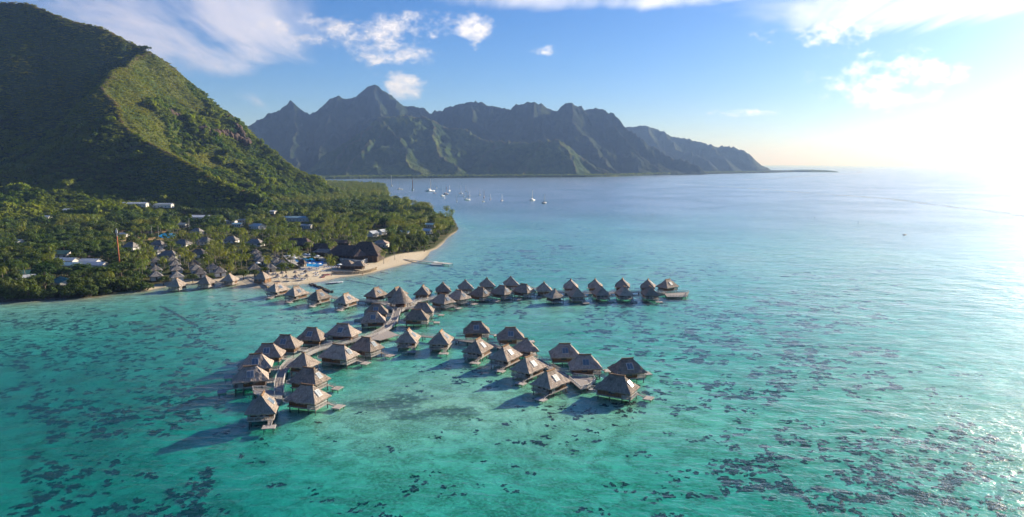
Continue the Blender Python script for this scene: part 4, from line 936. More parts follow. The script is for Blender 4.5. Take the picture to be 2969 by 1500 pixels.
for px, py, L, W, yaw, lab in ((380, 702, 12, 10, -14, 'pale thatched lodge with three roof lights by the orange mast'), (458, 697, 13, 9, -10, 'pale thatched lodge behind the leftmost garden row'), (529, 694, 13, 10, -10, 'pale thatched lodge, third along the upper row'), (595, 688, 13, 10, -16, 'pale steep thatched lodge, fourth along the upper row'),
        (575, 722, 12, 9, -2, 'flat-ridged grey lodge with roof lights in the palm grove'), (489, 726, 15, 9, -4, 'long low grey lodge above the second garden row'), (671, 684, 12, 9, -8, 'bluish grey thatched lodge beneath tall palms'), (739, 692, 15, 9, -10, 'bluish grey thatched lodge left of the reception roof'), (458, 714, 9, 8, -30, 'small blue-grey lodge under the upper row'), (571, 661, 13, 8, -18, 'grey round-shouldered lodge behind the palms by the sports court')):
    house(lab, 'lodge', px, py, L, W, yaw, 6.2, 2.6, group=G2, name='lodge')
G3 = 'sheet-roofed houses in the village'
for px, py, L, W, yaw, roof, zr, ze, lab in (
        (384, 587, 40, 9, -2, 'white_metal_roof', 6, 4.3, 'left one of two long white-roofed buildings at the foot of the mountain'), (458, 590, 40, 9, -3, 'white_metal_roof', 6, 4.3, 'right one of two long white-roofed buildings at the foot of the mountain'),
        (578, 624, 30, 14, -6, 'white_metal_roof', 6.5, 4.2, 'long pale-roofed hall above the sports court'), (533, 646, 12, 9, -20, 'white_metal_roof', 5, 3.2, 'small house with bright white roof beside a lamp post'), (669, 638, 14, 9, -4, 'white_metal_roof', 4.6, 3.2, 'white-roofed house, left of the three at the head of the village'),
        (698, 635, 14, 9, -4, 'white_metal_roof', 4.6, 3.2, 'white-roofed house, farthest of the three at the head of the village'), (689, 646, 11, 8, -4, 'blue_roof', 4.6, 3.2, 'blue-grey roofed house in front of the white-roofed pair'), (748, 648, 17, 12, -34, 'white_metal_roof', 6.0, 3.4, 'large house with a bright white slanting roof'), (860, 627, 34, 10, -3, 'blue_roof', 6, 4.2, 'long pale blue-roofed building among the trees'),
        (890, 650, 12, 8, -5, 'white_metal_roof', 4.5, 3.2, 'small white-roofed house under the long blue-roofed building'), (788, 613, 13, 9, -12, 'white_metal_roof', 4.6, 3.2, 'lone small white roof on the lower slope'), (1081, 669, 10, 8, 60, 'white_metal_roof', 5.5, 3.0, 'pale gabled house behind the restaurant'), (1108, 665, 9, 7, 60, 'white_metal_roof', 5, 3.0, 'narrow pale gabled house right of the one behind the restaurant'),
        (1172, 669, 11, 8, -10, 'blue_roof', 4.6, 3.0, 'pale blue-roofed house among the headland trees'), (1238, 663, 11, 9, -20, 'white_metal_roof', 5, 3.0, 'pale hipped house near the tip of the headland'), (1248, 647, 12, 8, -8, 'blue_roof', 4.6, 3.0, 'low blue-roofed house at the tip of the headland'),
        (55, 694, 11, 9, -30, 'white_metal_roof', 5, 3.0, 'white-roofed house at the far left among dark trees'), (175, 726, 18, 11, -5, 'green_roof', 5.2, 3.0, 'dark green roofed house on the left'), (190, 747, 16, 8, -6, 'white_metal_roof', 5, 3.2, 'long white-roofed house, upper half of the twin roofs on the left'), (203, 760, 17, 8.5, -6, 'blue_roof', 4.6, 2.8, 'long pale green-roofed house, lower half of the twin roofs on the left'),
        (262, 750, 13, 8, -5, 'white_metal_roof', 4.6, 3.0, 'white-roofed shed left of the orange mast'), (274, 759, 16, 8, -8, 'white_metal_roof', 4.8, 3.0, 'pale weathered-roof house left of the orange mast'), (82, 783, 12, 8, 22, 'green_roof', 5, 3.0, 'green-roofed house near the left shore'), (72, 797, 11, 7, 34, 'white_metal_roof', 4.6, 2.8, 'white slanting roof beside the green-roofed house near the left shore'),
        (187, 805, 13, 10, -40, 'green_roof', 5, 2.9, 'green-roofed house behind the left shore palms'), (197, 605, 10, 8, -4, 'white_metal_roof', 4.6, 3.0, 'tiny white house among the dark trees up the slope'), (139, 626, 10, 8, -20, 'white_metal_roof', 4.6, 3.0, 'tiny white house lowest of the two up the dark slope'), (360, 675, 9, 6, -10, 'white_metal_roof', 4, 2.6, 'small white shelter beside the dry field')):
    house(lab, 'house', px, py, L, W, yaw, zr, ze, roof, 'white_wall', gable=True, group=G3, nwin=4 if L < 25 else 8, track=True)
house('tan hip-roofed house with blue front beside the restaurant', 'house', 1104, 696, 13, 11, -8, 6.0, 3.4, 'tan_roof', 'white_wall', rl=4)
# beach hut at the pier
house('large pyramid-roofed thatched hut at the head of the pier', 'hut', 760, 787, 8.6, 8.6, -10, 6.3, 2.3, 'thatch', 'wall_wood', rl=0.5, name='beach_hut', zbase=1.6)
house('small brown thatched hut on the near edge of the pool', 'hut', 876, 754, 6.0, 5.0, -12, 4.6, 2.3, 'thatch_dark', 'tan_wall', rl=2.5, name='pool_hut', nwin=1)
# restaurant and reception: several joined thatched roofs
cx, cy_ = gp(1020, 740, GZ0); rest = thing('restaurant', 'sprawling restaurant with big dark thatched roofs behind the beach', 'restaurant', (cx, cy_, GZ0 - 0.3))
def wing(px, py, L, W, yaw, zr, ze, rl, mat_='thatch_dark', wall='dark_wood', wallz=None):
    x, y = gp(px, py, GZ0 + zr); r_ = link('roof', hip_roof_mesh('roof', L, W, rl, ze + 0.3, zr + 0.3, M[mat_], int(px) % 40, 14, 6, 0.3, 0.08), rest); r_.location = (x - cx, y - cy_, 0); r_.rotation_euler[2] = R(yaw)
    hl, hw = L / 2 - 1.6, W / 2 - 1.6; w = MB().box(-hl, hl, -hw, hw, 0, ze + 0.5).build('wall', M[wall], rest); w.location = (x - cx, y - cy_, 0); w.rotation_euler[2] = R(yaw)
    for k in range(max(2, int(L / 3))):
        p = MB().box(-0.12, 0.12, -0.12, 0.12, 0, ze + 0.4).build('post', M['wall_wood'], rest); q = Matrix.Rotation(R(yaw), 3, 'Z') @ Vector((-L / 2 + 0.9 + (L - 1.8) * k / max(1, int(L / 3) - 1), -W / 2 + 0.7, 0)); p.location = (x - cx + q.x, y - cy_ + q.y, 0)
    BUILD.append((px, py + 10, L / 2 * FPX / math.hypot(x, y) * 0.8, math.hypot(x, y)))
wing(1060, 701, 25, 22, -6, 13.0, 4.2, 9)
wing(1005, 711, 28, 18, -10, 10.5, 4.2, 13)
wing(1040, 722, 13, 11, -62, 8.6, 4.2, 3.5)
wing(932, 706, 18, 12, -4, 7.8, 4.2, 12)
wing(864, 690, 22, 16, -4, 9.4, 4.6, 14)
wing(940, 722, 16, 9, -14, 5.0, 3.0, 10, 'thatch_grey')
wing(990, 696, 16, 9, -2, 6.2, 4.2, 10)
mb = MB()
tx = [np.array(gp(*p, GZ0 + 1.4)) - np.array([cx, cy_]) for p in ((985, 752), (1050, 760), (1100, 738), (1108, 730), (1100, 724), (1060, 738), (1000, 738))]
n = len(tx); mb.add([(q[0], q[1], 1.7) for q in tx] + [(q[0], q[1], 0.0) for q in tx], [tuple(range(n)), tuple(range(2 * n - 1, n - 1, -1))] + [(i, n + i, n + (i + 1) % n, (i + 1) % n) for i in range(n)]); tr_ = mb.build('terrace', M['concrete'], rest)
r = MB()
for a, b in zip(tx[:4], tx[1:5]): rail_run(r, (a[0], a[1], 0), (b[0], b[1], 0), 1.7, 1.0, 0.5)
r.build('railing', M['canvas'], rest)
# beach bar with a humped thatch
bxx, byy = gp(1022, 752, GZ0 + 6); bb = thing('beach_bar', 'low humped thatched beach bar below the restaurant terrace', 'bar', (bxx, byy, GZ0 - 0.3), R(-12))
for dx_, L, W, zz_, rl in ((-4.2, 12, 9, 6.0, 3.0), (4.6, 10, 8.4, 5.2, 2.4)):
    q = link('roof', hip_roof_mesh('roof', L, W, rl, 2.5, zz_, M['thatch'], int(L), 10, 5, 0.25, 0.06), bb); q.location = (dx_, 0, 0.02 * dx_)
MB().box(-7.5, 7.5, -2.6, 2.6, 0, 2.6).build('wall', M['dark_wood'], bb)
for k in range(7): MB().box(-9 + 3 * k - .1, -9 + 3 * k + .1, -3.7, -3.5, 0, 2.6).build('post', M['wall_wood'], bb)
BUILD.append((1025, 765, 40, 470))
# pool
def sheet(name, px_poly, z, matl, th=0.0):
    P = [gp(a, b, z) for a, b in px_poly]; n = len(P); ar = sum(P[i][0] * P[(i + 1) % n][1] - P[(i + 1) % n][0] * P[i][1] for i in range(n))
    if ar < 0: P = P[::-1]
    mb = MB()
    if th: mb.add([(x, y, z) for x, y in P] + [(x, y, z - th) for x, y in P], [tuple(range(n)), tuple(range(2 * n - 1, n - 1, -1))] + [(i, n + i, n + (i + 1) % n, (i + 1) % n) for i in range(n)])
    else: mb.add([(x, y, z) for x, y in P], [tuple(range(n))])
    return mb.build(name, M[matl])
c7 = lambda L: [(720 + a / 6.44, 660 + b / 6.44) for a, b in L]
structure(sheet('pool_terrace', c7([(640, 520), (860, 480), (1300, 500), (1460, 600), (1480, 730), (1250, 790), (1040, 790), (900, 700), (760, 640)]), 2.52, 'concrete', 0.8))
tag(sheet('swimming_pool', c7([(870, 600), (1030, 575), (1180, 568), (1290, 605), (1400, 640), (1390, 700), (1290, 738), (1080, 725), (1060, 650), (900, 640)]), 2.56, 'pool_water', 0.5), 'bright blue swimming pool in front of the reception', 'pool')
tag(sheet('small_pool', [(455, 683), (478, 676), (508, 678), (505, 688), (470, 690)], 2.46, 'pool_water', 0.5), 'small turquoise pool beside the dry field', 'pool')
structure(sheet('dry_field', [(333, 664), (370, 657), (430, 656), (505, 663), (500, 674), (420, 676), (335, 678)], 2.44, 'dry_grass', 0.5))
structure(sheet('dry_lawn', [(300, 690), (340, 686), (470, 688), (475, 695), (400, 699), (300, 700)], 2.44, 'dry_grass', 0.5))
structure(sheet('road', [(120, 705), (250, 708), (268, 720), (262, 748), (255, 748), (250, 722), (120, 712)], 2.44, 'road', 0.4))
BUILD += [(450, 665, 70, 700), (897, 762, 46, 470), (480, 683, 25, 680)]

# ------------------------------------------------------------------ beach furniture
um = MB().lathe([(1.55, 2.25), (1.5, 2.32), (0.8, 2.62), (0.03, 2.95)], 12); um_me = um.mesh('canopy', M['canvas']); up_me = MB().tube([(0, 0, 0), (0, 0, 2.9)], 0.035, 6).mesh('pole', M['white_plastic'])
ub_me = MB().lathe([(0.0, 0), (0.3, 0), (0.28, 0.1), (0.05, 0.12)], 10).mesh('base', M['concrete'])
um_list = [((1060, 500), 'white parasol, leftmost of four along the far side of the pool'), ((1140, 505), 'white parasol, second of four along the far side of the pool'), ((1225, 515), 'white parasol, third of four along the far side of the pool'), ((1290, 530), 'white parasol, rightmost of four along the far side of the pool'),
           ((750, 525), 'large white parasol left of the pool'), ((830, 505), 'white parasol in the shade behind the left end of the pool'), ((865, 565), 'white parasol at the left corner of the pool'), ((1130, 668), 'white parasol, left of three at the near edge of the pool'), ((1210, 673), 'white parasol, middle of three at the near edge of the pool'),
           ((1320, 678), 'white parasol, right of three at the near edge of the pool'), ((2300, 485), 'white parasol, left of two on the restaurant terrace'), ((2375, 495), 'white parasol, right of two on the restaurant terrace'), ((1705, 690), 'white parasol beside the beach bar'), ((175, 660), 'white parasol between the garden bungalows left of the pool')]
for (a, b), lab in um_list:
    zb = 2.52 if a < 2000 else 3.9; x, y = gp(720 + a / 6.44, 660 + b / 6.44, zb + 2.7)
    place('parasol', lab, 'parasol', [('canopy', um_me), ('pole', up_me), ('base', ub_me)], x, y, 0, 'white parasols', z=zb, scale=1.15)
tp_roof = []
mb = MB(); mb.lathe([(1.75, 2.05), (1.72, 2.2), (1.0, 2.85), (0.4, 3.4), (0.02, 3.75)], 14); me = mb.mesh('thatch_top', M['thatch']); ul = me.uv_layers.new(name='UVMap'); ul.data.foreach_set('uv', np.array([(math.atan2(me.vertices[l_.vertex_index].co.y, me.vertices[l_.vertex_index].co.x) * 2, me.vertices[l_.vertex_index].co.z * 1.3) for l_ in me.loops], np.float32).ravel()); tp_me = me
tpole = MB().tube([(0, 0, 0), (0, 0, 3.3)], 0.09, 6).mesh('pole', M['bark'])
tl = ['leftmost thatched beach parasol, close to the pyramid hut', 'thatched beach parasol, second from the left, in the front line', 'thatched beach parasol, second from the left, in the back line', 'thatched beach parasol, third from the left, in the front line', 'thatched beach parasol directly behind another, left of the loungers', 'thatched beach parasol directly in front of another, mid beach', 'thatched beach parasol at the back right, by blue loungers', 'rightmost thatched beach parasol in the front line']
SEAT = []
for ((a, b), lab) in zip(((375, 858), (555, 880), (635, 845), (715, 885), (880, 828), (885, 880), (1070, 812), (1095, 865)), tl):
    px, py = 720 + a / 6.44, 660 + b / 6.44; x, y = gp(px, py, 1.4 + 3.0); place('beach_parasol', lab, 'parasol', [('thatch_top', tp_me), ('pole', tpole)], x, y, 0, 'thatched parasols on the beach', z=max(0.3, gz(x, y)))
lg = MB().box(-0.95, 0.35, -0.33, 0.33, 0.30, 0.38); lg_seat = lg.mesh('seat', M['blue_fabric']); lgb = MB().add([(0.35, -0.33, 0.36), (0.35, 0.33, 0.36), (0.95, 0.33, 0.85), (0.95, -0.33, 0.85), (0.33, -0.33, 0.28), (0.33, 0.33, 0.28), (0.97, 0.33, 0.79), (0.97, -0.33, 0.79)], [(0, 1, 2, 3), (7, 6, 5, 4), (0, 4, 5, 1), (1, 5, 6, 2), (2, 6, 7, 3), (3, 7, 4, 0)]).mesh('backrest', M['blue_fabric'])
lf = MB()
for xx in (-0.85, 0.75):
    for yy in (-0.3, 0.3): lf.box(xx - .03, xx + .03, yy - .03, yy + .03, 0, 0.30)
lf.box(-0.95, 0.9, -0.36, -0.33, 0.25, 0.38); lf.box(-0.95, 0.9, 0.33, 0.36, 0.25, 0.38); lf_me = lf.mesh('frame', M['white_plastic'])
spots = [(470, 905), (545, 955), (710, 955), (880, 960), (1015, 970), (985, 905), (1010, 830), (1145, 810), (1150, 845), (1275, 790), (1280, 825), (1265, 870), (1265, 905), (1405, 835), (1050, 880)]
for i, (a, b) in enumerate(spots):
    x, y = gp(720 + a / 6.44, 660 + b / 6.44, 1.2)
    for k in (-1, 1):
        xx, yy = x + k * 0.75, y + random.uniform(-.2, .2)
        place('sun_lounger', 'blue and white sun lounger on the sand of the beach', 'lounger', [('seat', lg_seat), ('backrest', lgb), ('frame', lf_me)], xx, yy, R(70 + random.uniform(-15, 15)), 'sun loungers on the beach', z=max(0.1, gz(xx, yy)), scale=1.15)
for k in range(26):
    f = k / 25; x, y = gp(940 + 90 * f, 776 - 3 * f + 1.5 * (k % 2), GZ0)
    place('sun_lounger', 'dark lounger in the shaded row between the pool and the beach bar', 'lounger', [('seat', lg_seat), ('backrest', lgb), ('frame', lf_me)], x, y, R(80 + random.uniform(-15, 15)), 'shaded loungers by the beach bar', z=gz(x, y), scale=1.1)
def hull_mesh(name, L, W, H, matl, deck=None, sheer=0.2, n=12):
    mb = MB(); ring = []
    for i in range(n + 1):
        t_ = i / n * 2 - 1; w = W / 2 * max(0.03, (1 - abs(t_) ** 2.4) if t_ > 0 else (1 - 0.35 * abs(t_) ** 3)); zt = H * (1 + sheer * t_ * t_); zk = H * 0.15 * t_ * t_
        x = t_ * L / 2; ring.append([(x, -w, zt), (x, -w * 0.8, H * 0.35), (x, 0, zk - 0.1), (x, w * 0.8, H * 0.35), (x, w, zt), (x, 0, zt - 0.02)])
    vs = [p for r_ in ring for p in r_]; fs = []; mi = []
    for i in range(n):
        for k in range(6): a, b = i * 6 + k, i * 6 + (k + 1) % 6; fs.append((a, a + 6, b + 6, b)); mi.append(1 if k in (4, 5) else 0)
    fs += [tuple(range(6)), tuple(range(n * 6 + 5, n * 6 - 1, -1))]; mi += [0, 0]
    mb.v = vs; mb.f = fs; mb.mi = mi; return mb.mesh(name, [matl, deck or matl], True)
ky = hull_mesh('kayak', 3.6, 0.75, 0.36, M['red_plastic'], M['hull_dark'])
for i, (a, b) in enumerate([(1360, 925), (1378, 922), (1396, 919), (1414, 916), (1400, 893), (1416, 890), (1432, 888), (1448, 886), (1466, 886), (1482, 883), (1498, 880)]):
    x, y = gp(720 + a / 6.44, 660 + b / 6.44, 0.9); o = link('kayak', ky); o.location = (x, y, max(0.1, gz(x, y)) + 0.05); o.rotation_euler = (0, 0, R(118))
    tag(o, 'red kayak in the nearer of two rows on the sand, number %s from the left' % ['one', 'two', 'three', 'four'][i] if i < 4 else 'red kayak in the farther of two rows on the sand, number %s from the left' % ['one', 'two', 'three', 'four', 'five', 'six', 'seven'][i - 4], 'kayak', 'kayaks, nearer row' if i < 4 else 'kayaks, farther row')
cn_me = hull_mesh('canoe', 5.5, 0.8, 0.5, M['hull_blue'], M['white_plastic'])
for i in range(6):
    x, y = gp(955 + i * 6.2, 822.5 - 0.5 * i, 0); o = link('canoe', cn_me); o.location = (x, y, -0.05); o.rotation_euler = (0, 0, R(60)); tag(o, ['leftmost', 'second from left', 'third from left', 'fourth from left', 'fifth from left', 'rightmost'][i] + ' of six moored canoes floating off the beach', 'canoe', 'canoes off the beach')

# ------------------------------------------------------------------ sea wall, groynes, jetty
def rock_mesh(seed, r=1.0, flat=0.7):
    rng = np.random.default_rng(seed); import bmesh
    bm = bmesh.new(); bmesh.ops.create_icosphere(bm, subdivisions=2, radius=r)
    for v in bm.verts:
        p = np.array(v.co); n = 0.72 + 0.5 * float(fbm(np.array([p[0] * 1.3 + seed * 3]), np.array([p[1] * 1.3 + p[2] * 1.7]), 3, seed)[0]); v.co = Vector(p * n); v.co.z *= flat
    me = bpy.data.meshes.new('rock'); bm.to_mesh(me); bm.free(); return me
rocks = [rock_mesh(i) for i in range(5)]
for me in rocks: me.materials.append(M['dark_rock'])
stones = [me.copy() for me in rocks]
for me in stones: me.materials.clear(); me.materials.append(M['stone'])
wall_line = resample(crom([gp(720 + a / 6.44, 660 + b / 6.44, 0.8) for a, b in ((1580, 866), (1700, 868), (1830, 864), (2000, 855), (2150, 838), (2280, 812), (2390, 775))]), 0.9)
x0, y0 = wall_line[0]; sw = thing('sea_wall', 'curved tan stone retaining wall along the beach', 'wall', (float(x0), float(y0), 0))
for k, p in enumerate(wall_line):
    g = max(0.2, gz(p[0], p[1]))
    for lv in range(3):
        s_ = link('stone', stones[(k * 3 + lv) % 5], sw); s_.location = (p[0] - x0 + random.uniform(-.1, .1), p[1] - y0 + 0.18 * lv, g + 0.25 + 0.6 * lv); s_.scale = (0.62, 0.5, 0.5); s_.rotation_euler = (0, 0, random.uniform(0, 6))
wr_ = MB()
pp = [(p[0] - x0, p[1] - y0 + 0.9, 0) for p in wall_line]
for a, b in zip(pp[:-1:2], pp[2::2]): wr_.beam((a[0], a[1], 2.9), (b[0], b[1], 2.9), 0.06, 0.06); wr_.beam((a[0], a[1], 1.4), (a[0], a[1], 3.0), 0.07, 0.07)
wr_.build('railing', M['rail_wood'], sw)
def groyne(label, a, b, n, size, zoff=0.0):
    A, B = np.array(gp(*a)), np.array(gp(*b)); o = thing('groyne', label, 'groyne', (float(A[0]), float(A[1]), 0)); L = np.linalg.norm(B - A)
    for k in range(n):
        p = A + (B - A) * (k + random.random()) / n + np.array([random.gauss(0, .6), random.gauss(0, .6)]) * size; g = gz(*p); s_ = link('rock', rocks[k % 5], o); s_.location = (p[0] - A[0], p[1] - A[1], max(g + (0.2 if zoff > -0.9 else -0.15), zoff) if zoff > -0.9 else g); s_.scale = [size * random.uniform(.6, 1.2) for _ in range(3)]; s_.rotation_euler = (random.random(), random.random(), random.uniform(0, 6))
groyne('dark rubble groyne pointing off the beach towards the bungalows', (901, 825), (962, 848), 60, 0.9, 0.1)
groyne('long low line of submerged rocks curving off the beach', (1001, 811), (1110, 830), 50, 0.5, -1.0)
groyne('short line of submerged rocks near the sea wall', (1068, 800), (1113, 811), 24, 0.5, -1.0)
groyne('small dark stub of rocks at the waterline', (1101, 789), (1128, 793), 14, 0.5, -1.0)
groyne('long submerged rubble line left of the near bungalows', (470, 885), (575, 942), 70, 0.55, -1.0)
groyne('rocky edge below the trees at the far left shore', (2, 876), (190, 868), 70, 0.8, 0.1)
bwj = boardwalk('low concrete jetty off the far end of the beach', [(1172, 752), (1215, 756), (1262, 761)], 2.2, 1.2, (0, 0), 6.0, True, 'concrete', 'jetty', 'jetty')
bwj2 = boardwalk('wide landing stage at the outer end of the jetty', [(1262, 761), (1306, 765)], 5.0, 1.25, (0, 0), 6.0, True, 'concrete', 'landing_stage', 'jetty')
x, y = gp(1267, 769.5); pb = thing('pontoon_boat', 'white pontoon boat moored at the jetty', 'boat', (x, y, 0), R(-12))
for s_ in (-1, 1): h_ = link('hull', hull_mesh('hull', 9, 1.2, 0.8, M['white_plastic']), pb); h_.location = (0, s_ * 1.3, -0.1)
MB().box(-4, 3.5, -1.8, 1.8, 0.7, 0.85).build('deck', M['rail_wood'], pb); MB().box(-2.5, 0.5, -1.5, 1.5, 2.4, 2.5).build('canopy', M['canvas'], pb)
for xx in (-2.4, 0.4):
    for yy in (-1.4, 1.4): MB().box(xx - .04, xx + .04, yy - .04, yy + .04, 0.85, 2.4).build('post', M['mast_metal'], pb)
# mast with red paint, lamp posts
x, y = gp(349, 792, GZ0); mp = thing('radio_mast', 'tall orange radio mast with grey aerials left of the garden bungalows', 'mast', (x, y, GZ0 - 0.3)); mp.rotation_euler = (0, R(-1.0), 0)
MB().tube([(0, 0, 0), (0, 0, 23.5)], [0.42, 0.34], 10).build('pole', M['orange_steel'], mp, True); MB().tube([(0, 0, 23.5), (0, 0, 28.5)], [0.30, 0.22], 8).build('top_section', M['grey_steel'], mp)
for k in range(3): a = k * 2.1; MB().box(0.4 * math.cos(a) - .14, 0.4 * math.cos(a) + .14, 0.4 * math.sin(a) - .14, 0.4 * math.sin(a) + .14, 25.5, 27.6).build('aerial', M['canvas'], mp)
for px, py, lab in ((441, 690, 'thin lamp post at the left of the dry field'), (460, 690, 'thin lamp post beside the small turquoise pool'), (549, 665, 'thin lamp post beside the small white-roofed house')):
    x, y = gp(px, py, GZ0); o = thing('lamp_post', lab, 'lamp post', (x, y, GZ0 - .2), 0, 'lamp posts by the sports court'); MB().tube([(0, 0, 0), (0, 0, 11)], [0.12, 0.08], 6).build('pole', M['canvas'], o); MB().box(-0.7, 0.7, -0.2, 0.2, 10.9, 11.2).build('lamp_head', M['grey_steel'], o)

# ------------------------------------------------------------------ people
def person(label, px, py, shirt, pose=0, z=None):
    V = [(0, 0, 0.95), (0, 0, 1.2), (0, 0, 1.42), (0, 0, 1.52), (0, 0, 1.66), (0.2, 0, 1.4), (0.27, 0.03, 1.12), (0.26, -0.08, 0.88), (-0.2, 0, 1.4), (-0.27, 0.03, 1.12), (-0.26, -0.08, 0.88), (0.1, 0, 0.88), (0.12, -0.05 - .1 * pose, 0.48), (0.12, 0.06, 0.06), (0.12, -0.12, 0.03), (-0.1, 0, 0.88), (-0.12, -0.02 + .12 * pose, 0.48), (-0.12, 0.05, 0.06), (-0.12, -0.13, 0.03)]
    E = [(0, 1), (1, 2), (2, 3), (3, 4), (2, 5), (5, 6), (6, 7), (2, 8), (8, 9), (9, 10), (0, 11), (11, 12), (12, 13), (13, 14), (0, 15), (15, 16), (16, 17), (17, 18)]
    rad = [.15, .14, .15, .065, .11, .07, .05, .04, .07, .05, .04, .1, .07, .05, .04, .1, .07, .05, .04]
    me = bpy.data.meshes.new('body'); me.from_pydata(V, E, []); me.materials.append(M['skin']); x, y = gp(px, py, 0.8 if z is None else z)
    o = thing('person', label, 'person', (x, y, max(gz(x, y), -0.6) if z is None else z), R(random.uniform(0, 360))); b = link('body', me, o)
    md = b.modifiers.new('skin', 'SKIN'); md.use_smooth_shade = True
    for i, r_ in enumerate(rad): me.skin_vertices[0].data[i].radius = (r_, r_)
    me.skin_vertices[0].data[0].use_root = True; b.modifiers.new('sub', 'SUBSURF').levels = 1; b.modifiers['sub'].render_levels = 1
    MB().lathe([(0.17, 0.62), (0.21, 0.8), (0.2, 1.0), (0.17, 1.03)], 10).build('shorts', M[shirt], o); MB().lathe([(0.125, 1.62), (0.13, 1.7), (0.08, 1.79), (0.01, 1.81)], 10).build('hair', M['hull_dark'], o)
person('person standing on the sand beside the thatched parasols', 841, 792, 'shorts_cloth')
person('person walking at the waterline by the sea wall', 1051, 795, 'red_plastic', 1)
person('person wading in the shallows off the beach', 1047, 804, 'shorts_cloth', 1)
person('person standing beside the rows of red kayaks', 928, 797, 'canvas')
person('person standing on the boardwalk left of the round bar', 1098, 877, 'canvas', 0, DECK + 0.02)

# ------------------------------------------------------------------ boats at anchor
def sailboat(bx_, by_, top, kind, label):
    px, py = 1060 + bx_ / 4.293, 500 + by_ / 4.293; x, y = gp(px, py); D = math.hypot(x, y); mast = max(7.0, (by_ - top) / 4.293 * D / FPX) if top else 0
    L = max(7.0, min(22, mast * 0.72)) if top else 9.0; yaw = R(75 + random.uniform(-35, 35))
    o = thing('sailboat' if top else 'motorboat', label, 'boat', (x, y, 0), yaw, 'boats anchored in the bay')
    hm = M['hull_dark'] if kind == 'dark' else M['hull_blue'] if kind == 'blue' else M['white_plastic']; mm = M['mast_wood'] if kind in ('dark', 'ketch') else M['mast_metal']
    if kind == 'cat':
        for s_ in (-1, 1): h_ = link('hull', hull_mesh('hull', L, L * 0.13, L * 0.11, M['white_plastic']), o); h_.location = (0, s_ * L * 0.24, 0)
        MB().box(-L * 0.35, L * 0.18, -L * 0.24, L * 0.24, L * 0.08, L * 0.12).build('deck', M['white_plastic'], o); MB().add([(-L * .28, -L * .18, L * .12), (L * .12, -L * .16, L * .12), (L * .12, L * .16, L * .12), (-L * .28, L * .18, L * .12), (-L * .24, -L * .15, L * .2), (L * .02, -L * .13, L * .2), (L * .02, L * .13, L * .2), (-L * .24, L * .15, L * .2)], [(4, 5, 6, 7), (0, 1, 5, 4), (1, 2, 6, 5), (2, 3, 7, 6), (3, 0, 4, 7)]).build('cabin', M['white_plastic'], o)
    else:
        link('hull', hull_mesh('hull', L, L * 0.31, L * 0.15, hm, M['deck_wood'] if kind != 'white' else M['white_plastic']), o)
        MB().add([(-L * .2, -L * .08, L * .115), (L * .14, -L * .06, L * .115), (L * .14, L * .06, L * .115), (-L * .2, L * .08, L * .115), (-L * .18, -L * .07, L * .17), (L * .08, -L * .05, L * .16), (L * .08, L * .05, L * .16), (-L * .18, L * .07, L * .17)], [(4, 5, 6, 7), (0, 1, 5, 4), (1, 2, 6, 5), (2, 3, 7, 6), (3, 0, 4, 7)]).build('cabin', M['white_plastic'], o)
    if top:
        w = max(0.34, mast * 0.026)
        MB().tube([(L * .05, 0, L * .1), (L * .05, 0, mast)], [w, w * .7], 6).build('mast', mm, o); MB().tube([(L * .04, 0, L * .24), (-L * .34, 0, L * .23)], w * .8, 6).build('boom', mm, o); MB().tube([(L * .02, 0, L * .27), (-L * .32, 0, L * .26)], w * 1.6, 6).build('furled_sail', M['hull_blue'] if kind == 'blue' else M['canvas'], o)
        MB().beam((L * .05, 0, mast * .97), (L * .48, 0, L * .14), 0.07, 0.07).beam((L * .05, 0, mast * .97), (-L * .48, 0, L * .14), 0.07, 0.07).build('rigging', mm, o)
        if kind == 'ketch': MB().tube([(-L * .3, 0, L * .1), (-L * .3, 0, mast * .86)], [w, w * .7], 6).build('mast', mm, o)
for b in [(323, 175, 40, 'white', 'tall-masted white yacht, farthest left of those clear of the trees'), (425, 215, 130, 'cat', 'low white catamaran left of the two-masted red-brown yacht'), (585, 225, 80, 'ketch', 'two-masted red-brown yacht in the bay'), (805, 238, 90, 'cat', 'large catamaran with tall mast, beside a small motorboat'), (885, 200, 135, 'white', 'faint pale yacht farthest out in the middle of the bay'), (860, 262, 0, 'dark', 'small motorboat right of the large catamaran'),
          (960, 300, 215, 'white', 'white yacht, upper left one of the overlapping cluster'), (985, 328, 290, 'white', 'small white yacht, lowest of the overlapping cluster'), (1003, 275, 175, 'dark', 'dark-hulled yacht with wooden mast in the overlapping cluster'), (1045, 235, 165, 'white', 'small pale yacht behind the overlapping cluster'), (1135, 368, 285, 'white', 'bright white yacht nearest the headland palms'), (1187, 268, 160, 'cat', 'white catamaran in the middle of the fleet'),
          (1222, 308, 235, 'white', 'white yacht just below the middle catamaran'), (1250, 240, 160, 'white', 'pale yacht right of the middle catamaran'), (1268, 348, 230, 'white', 'white yacht with tall mast below the middle of the fleet'), (1295, 298, 240, 'blue', 'small blue-hulled yacht right of the tall white one'), (1422, 288, 205, 'white', 'white yacht alone right of the middle fleet'), (1475, 318, 225, 'dark', 'dark-hulled yacht above a stubby white boat'), (1465, 368, 320, 'white', 'stubby white yacht below the dark-hulled one'),
          (1555, 342, 265, 'blue', 'small blue-hulled yacht right of the stubby white one'), (1697, 358, 275, 'blue', 'blue-hulled yacht between the fleet and the large right catamaran'), (2075, 352, 225, 'cat', 'large white catamaran standing apart on the right'), (2225, 388, 270, 'blue', 'rightmost yacht, slim with a dark hull'), (88, 168, 95, 'white', 'yacht whose mast rises behind the headland trees')]:
    sailboat(*b)
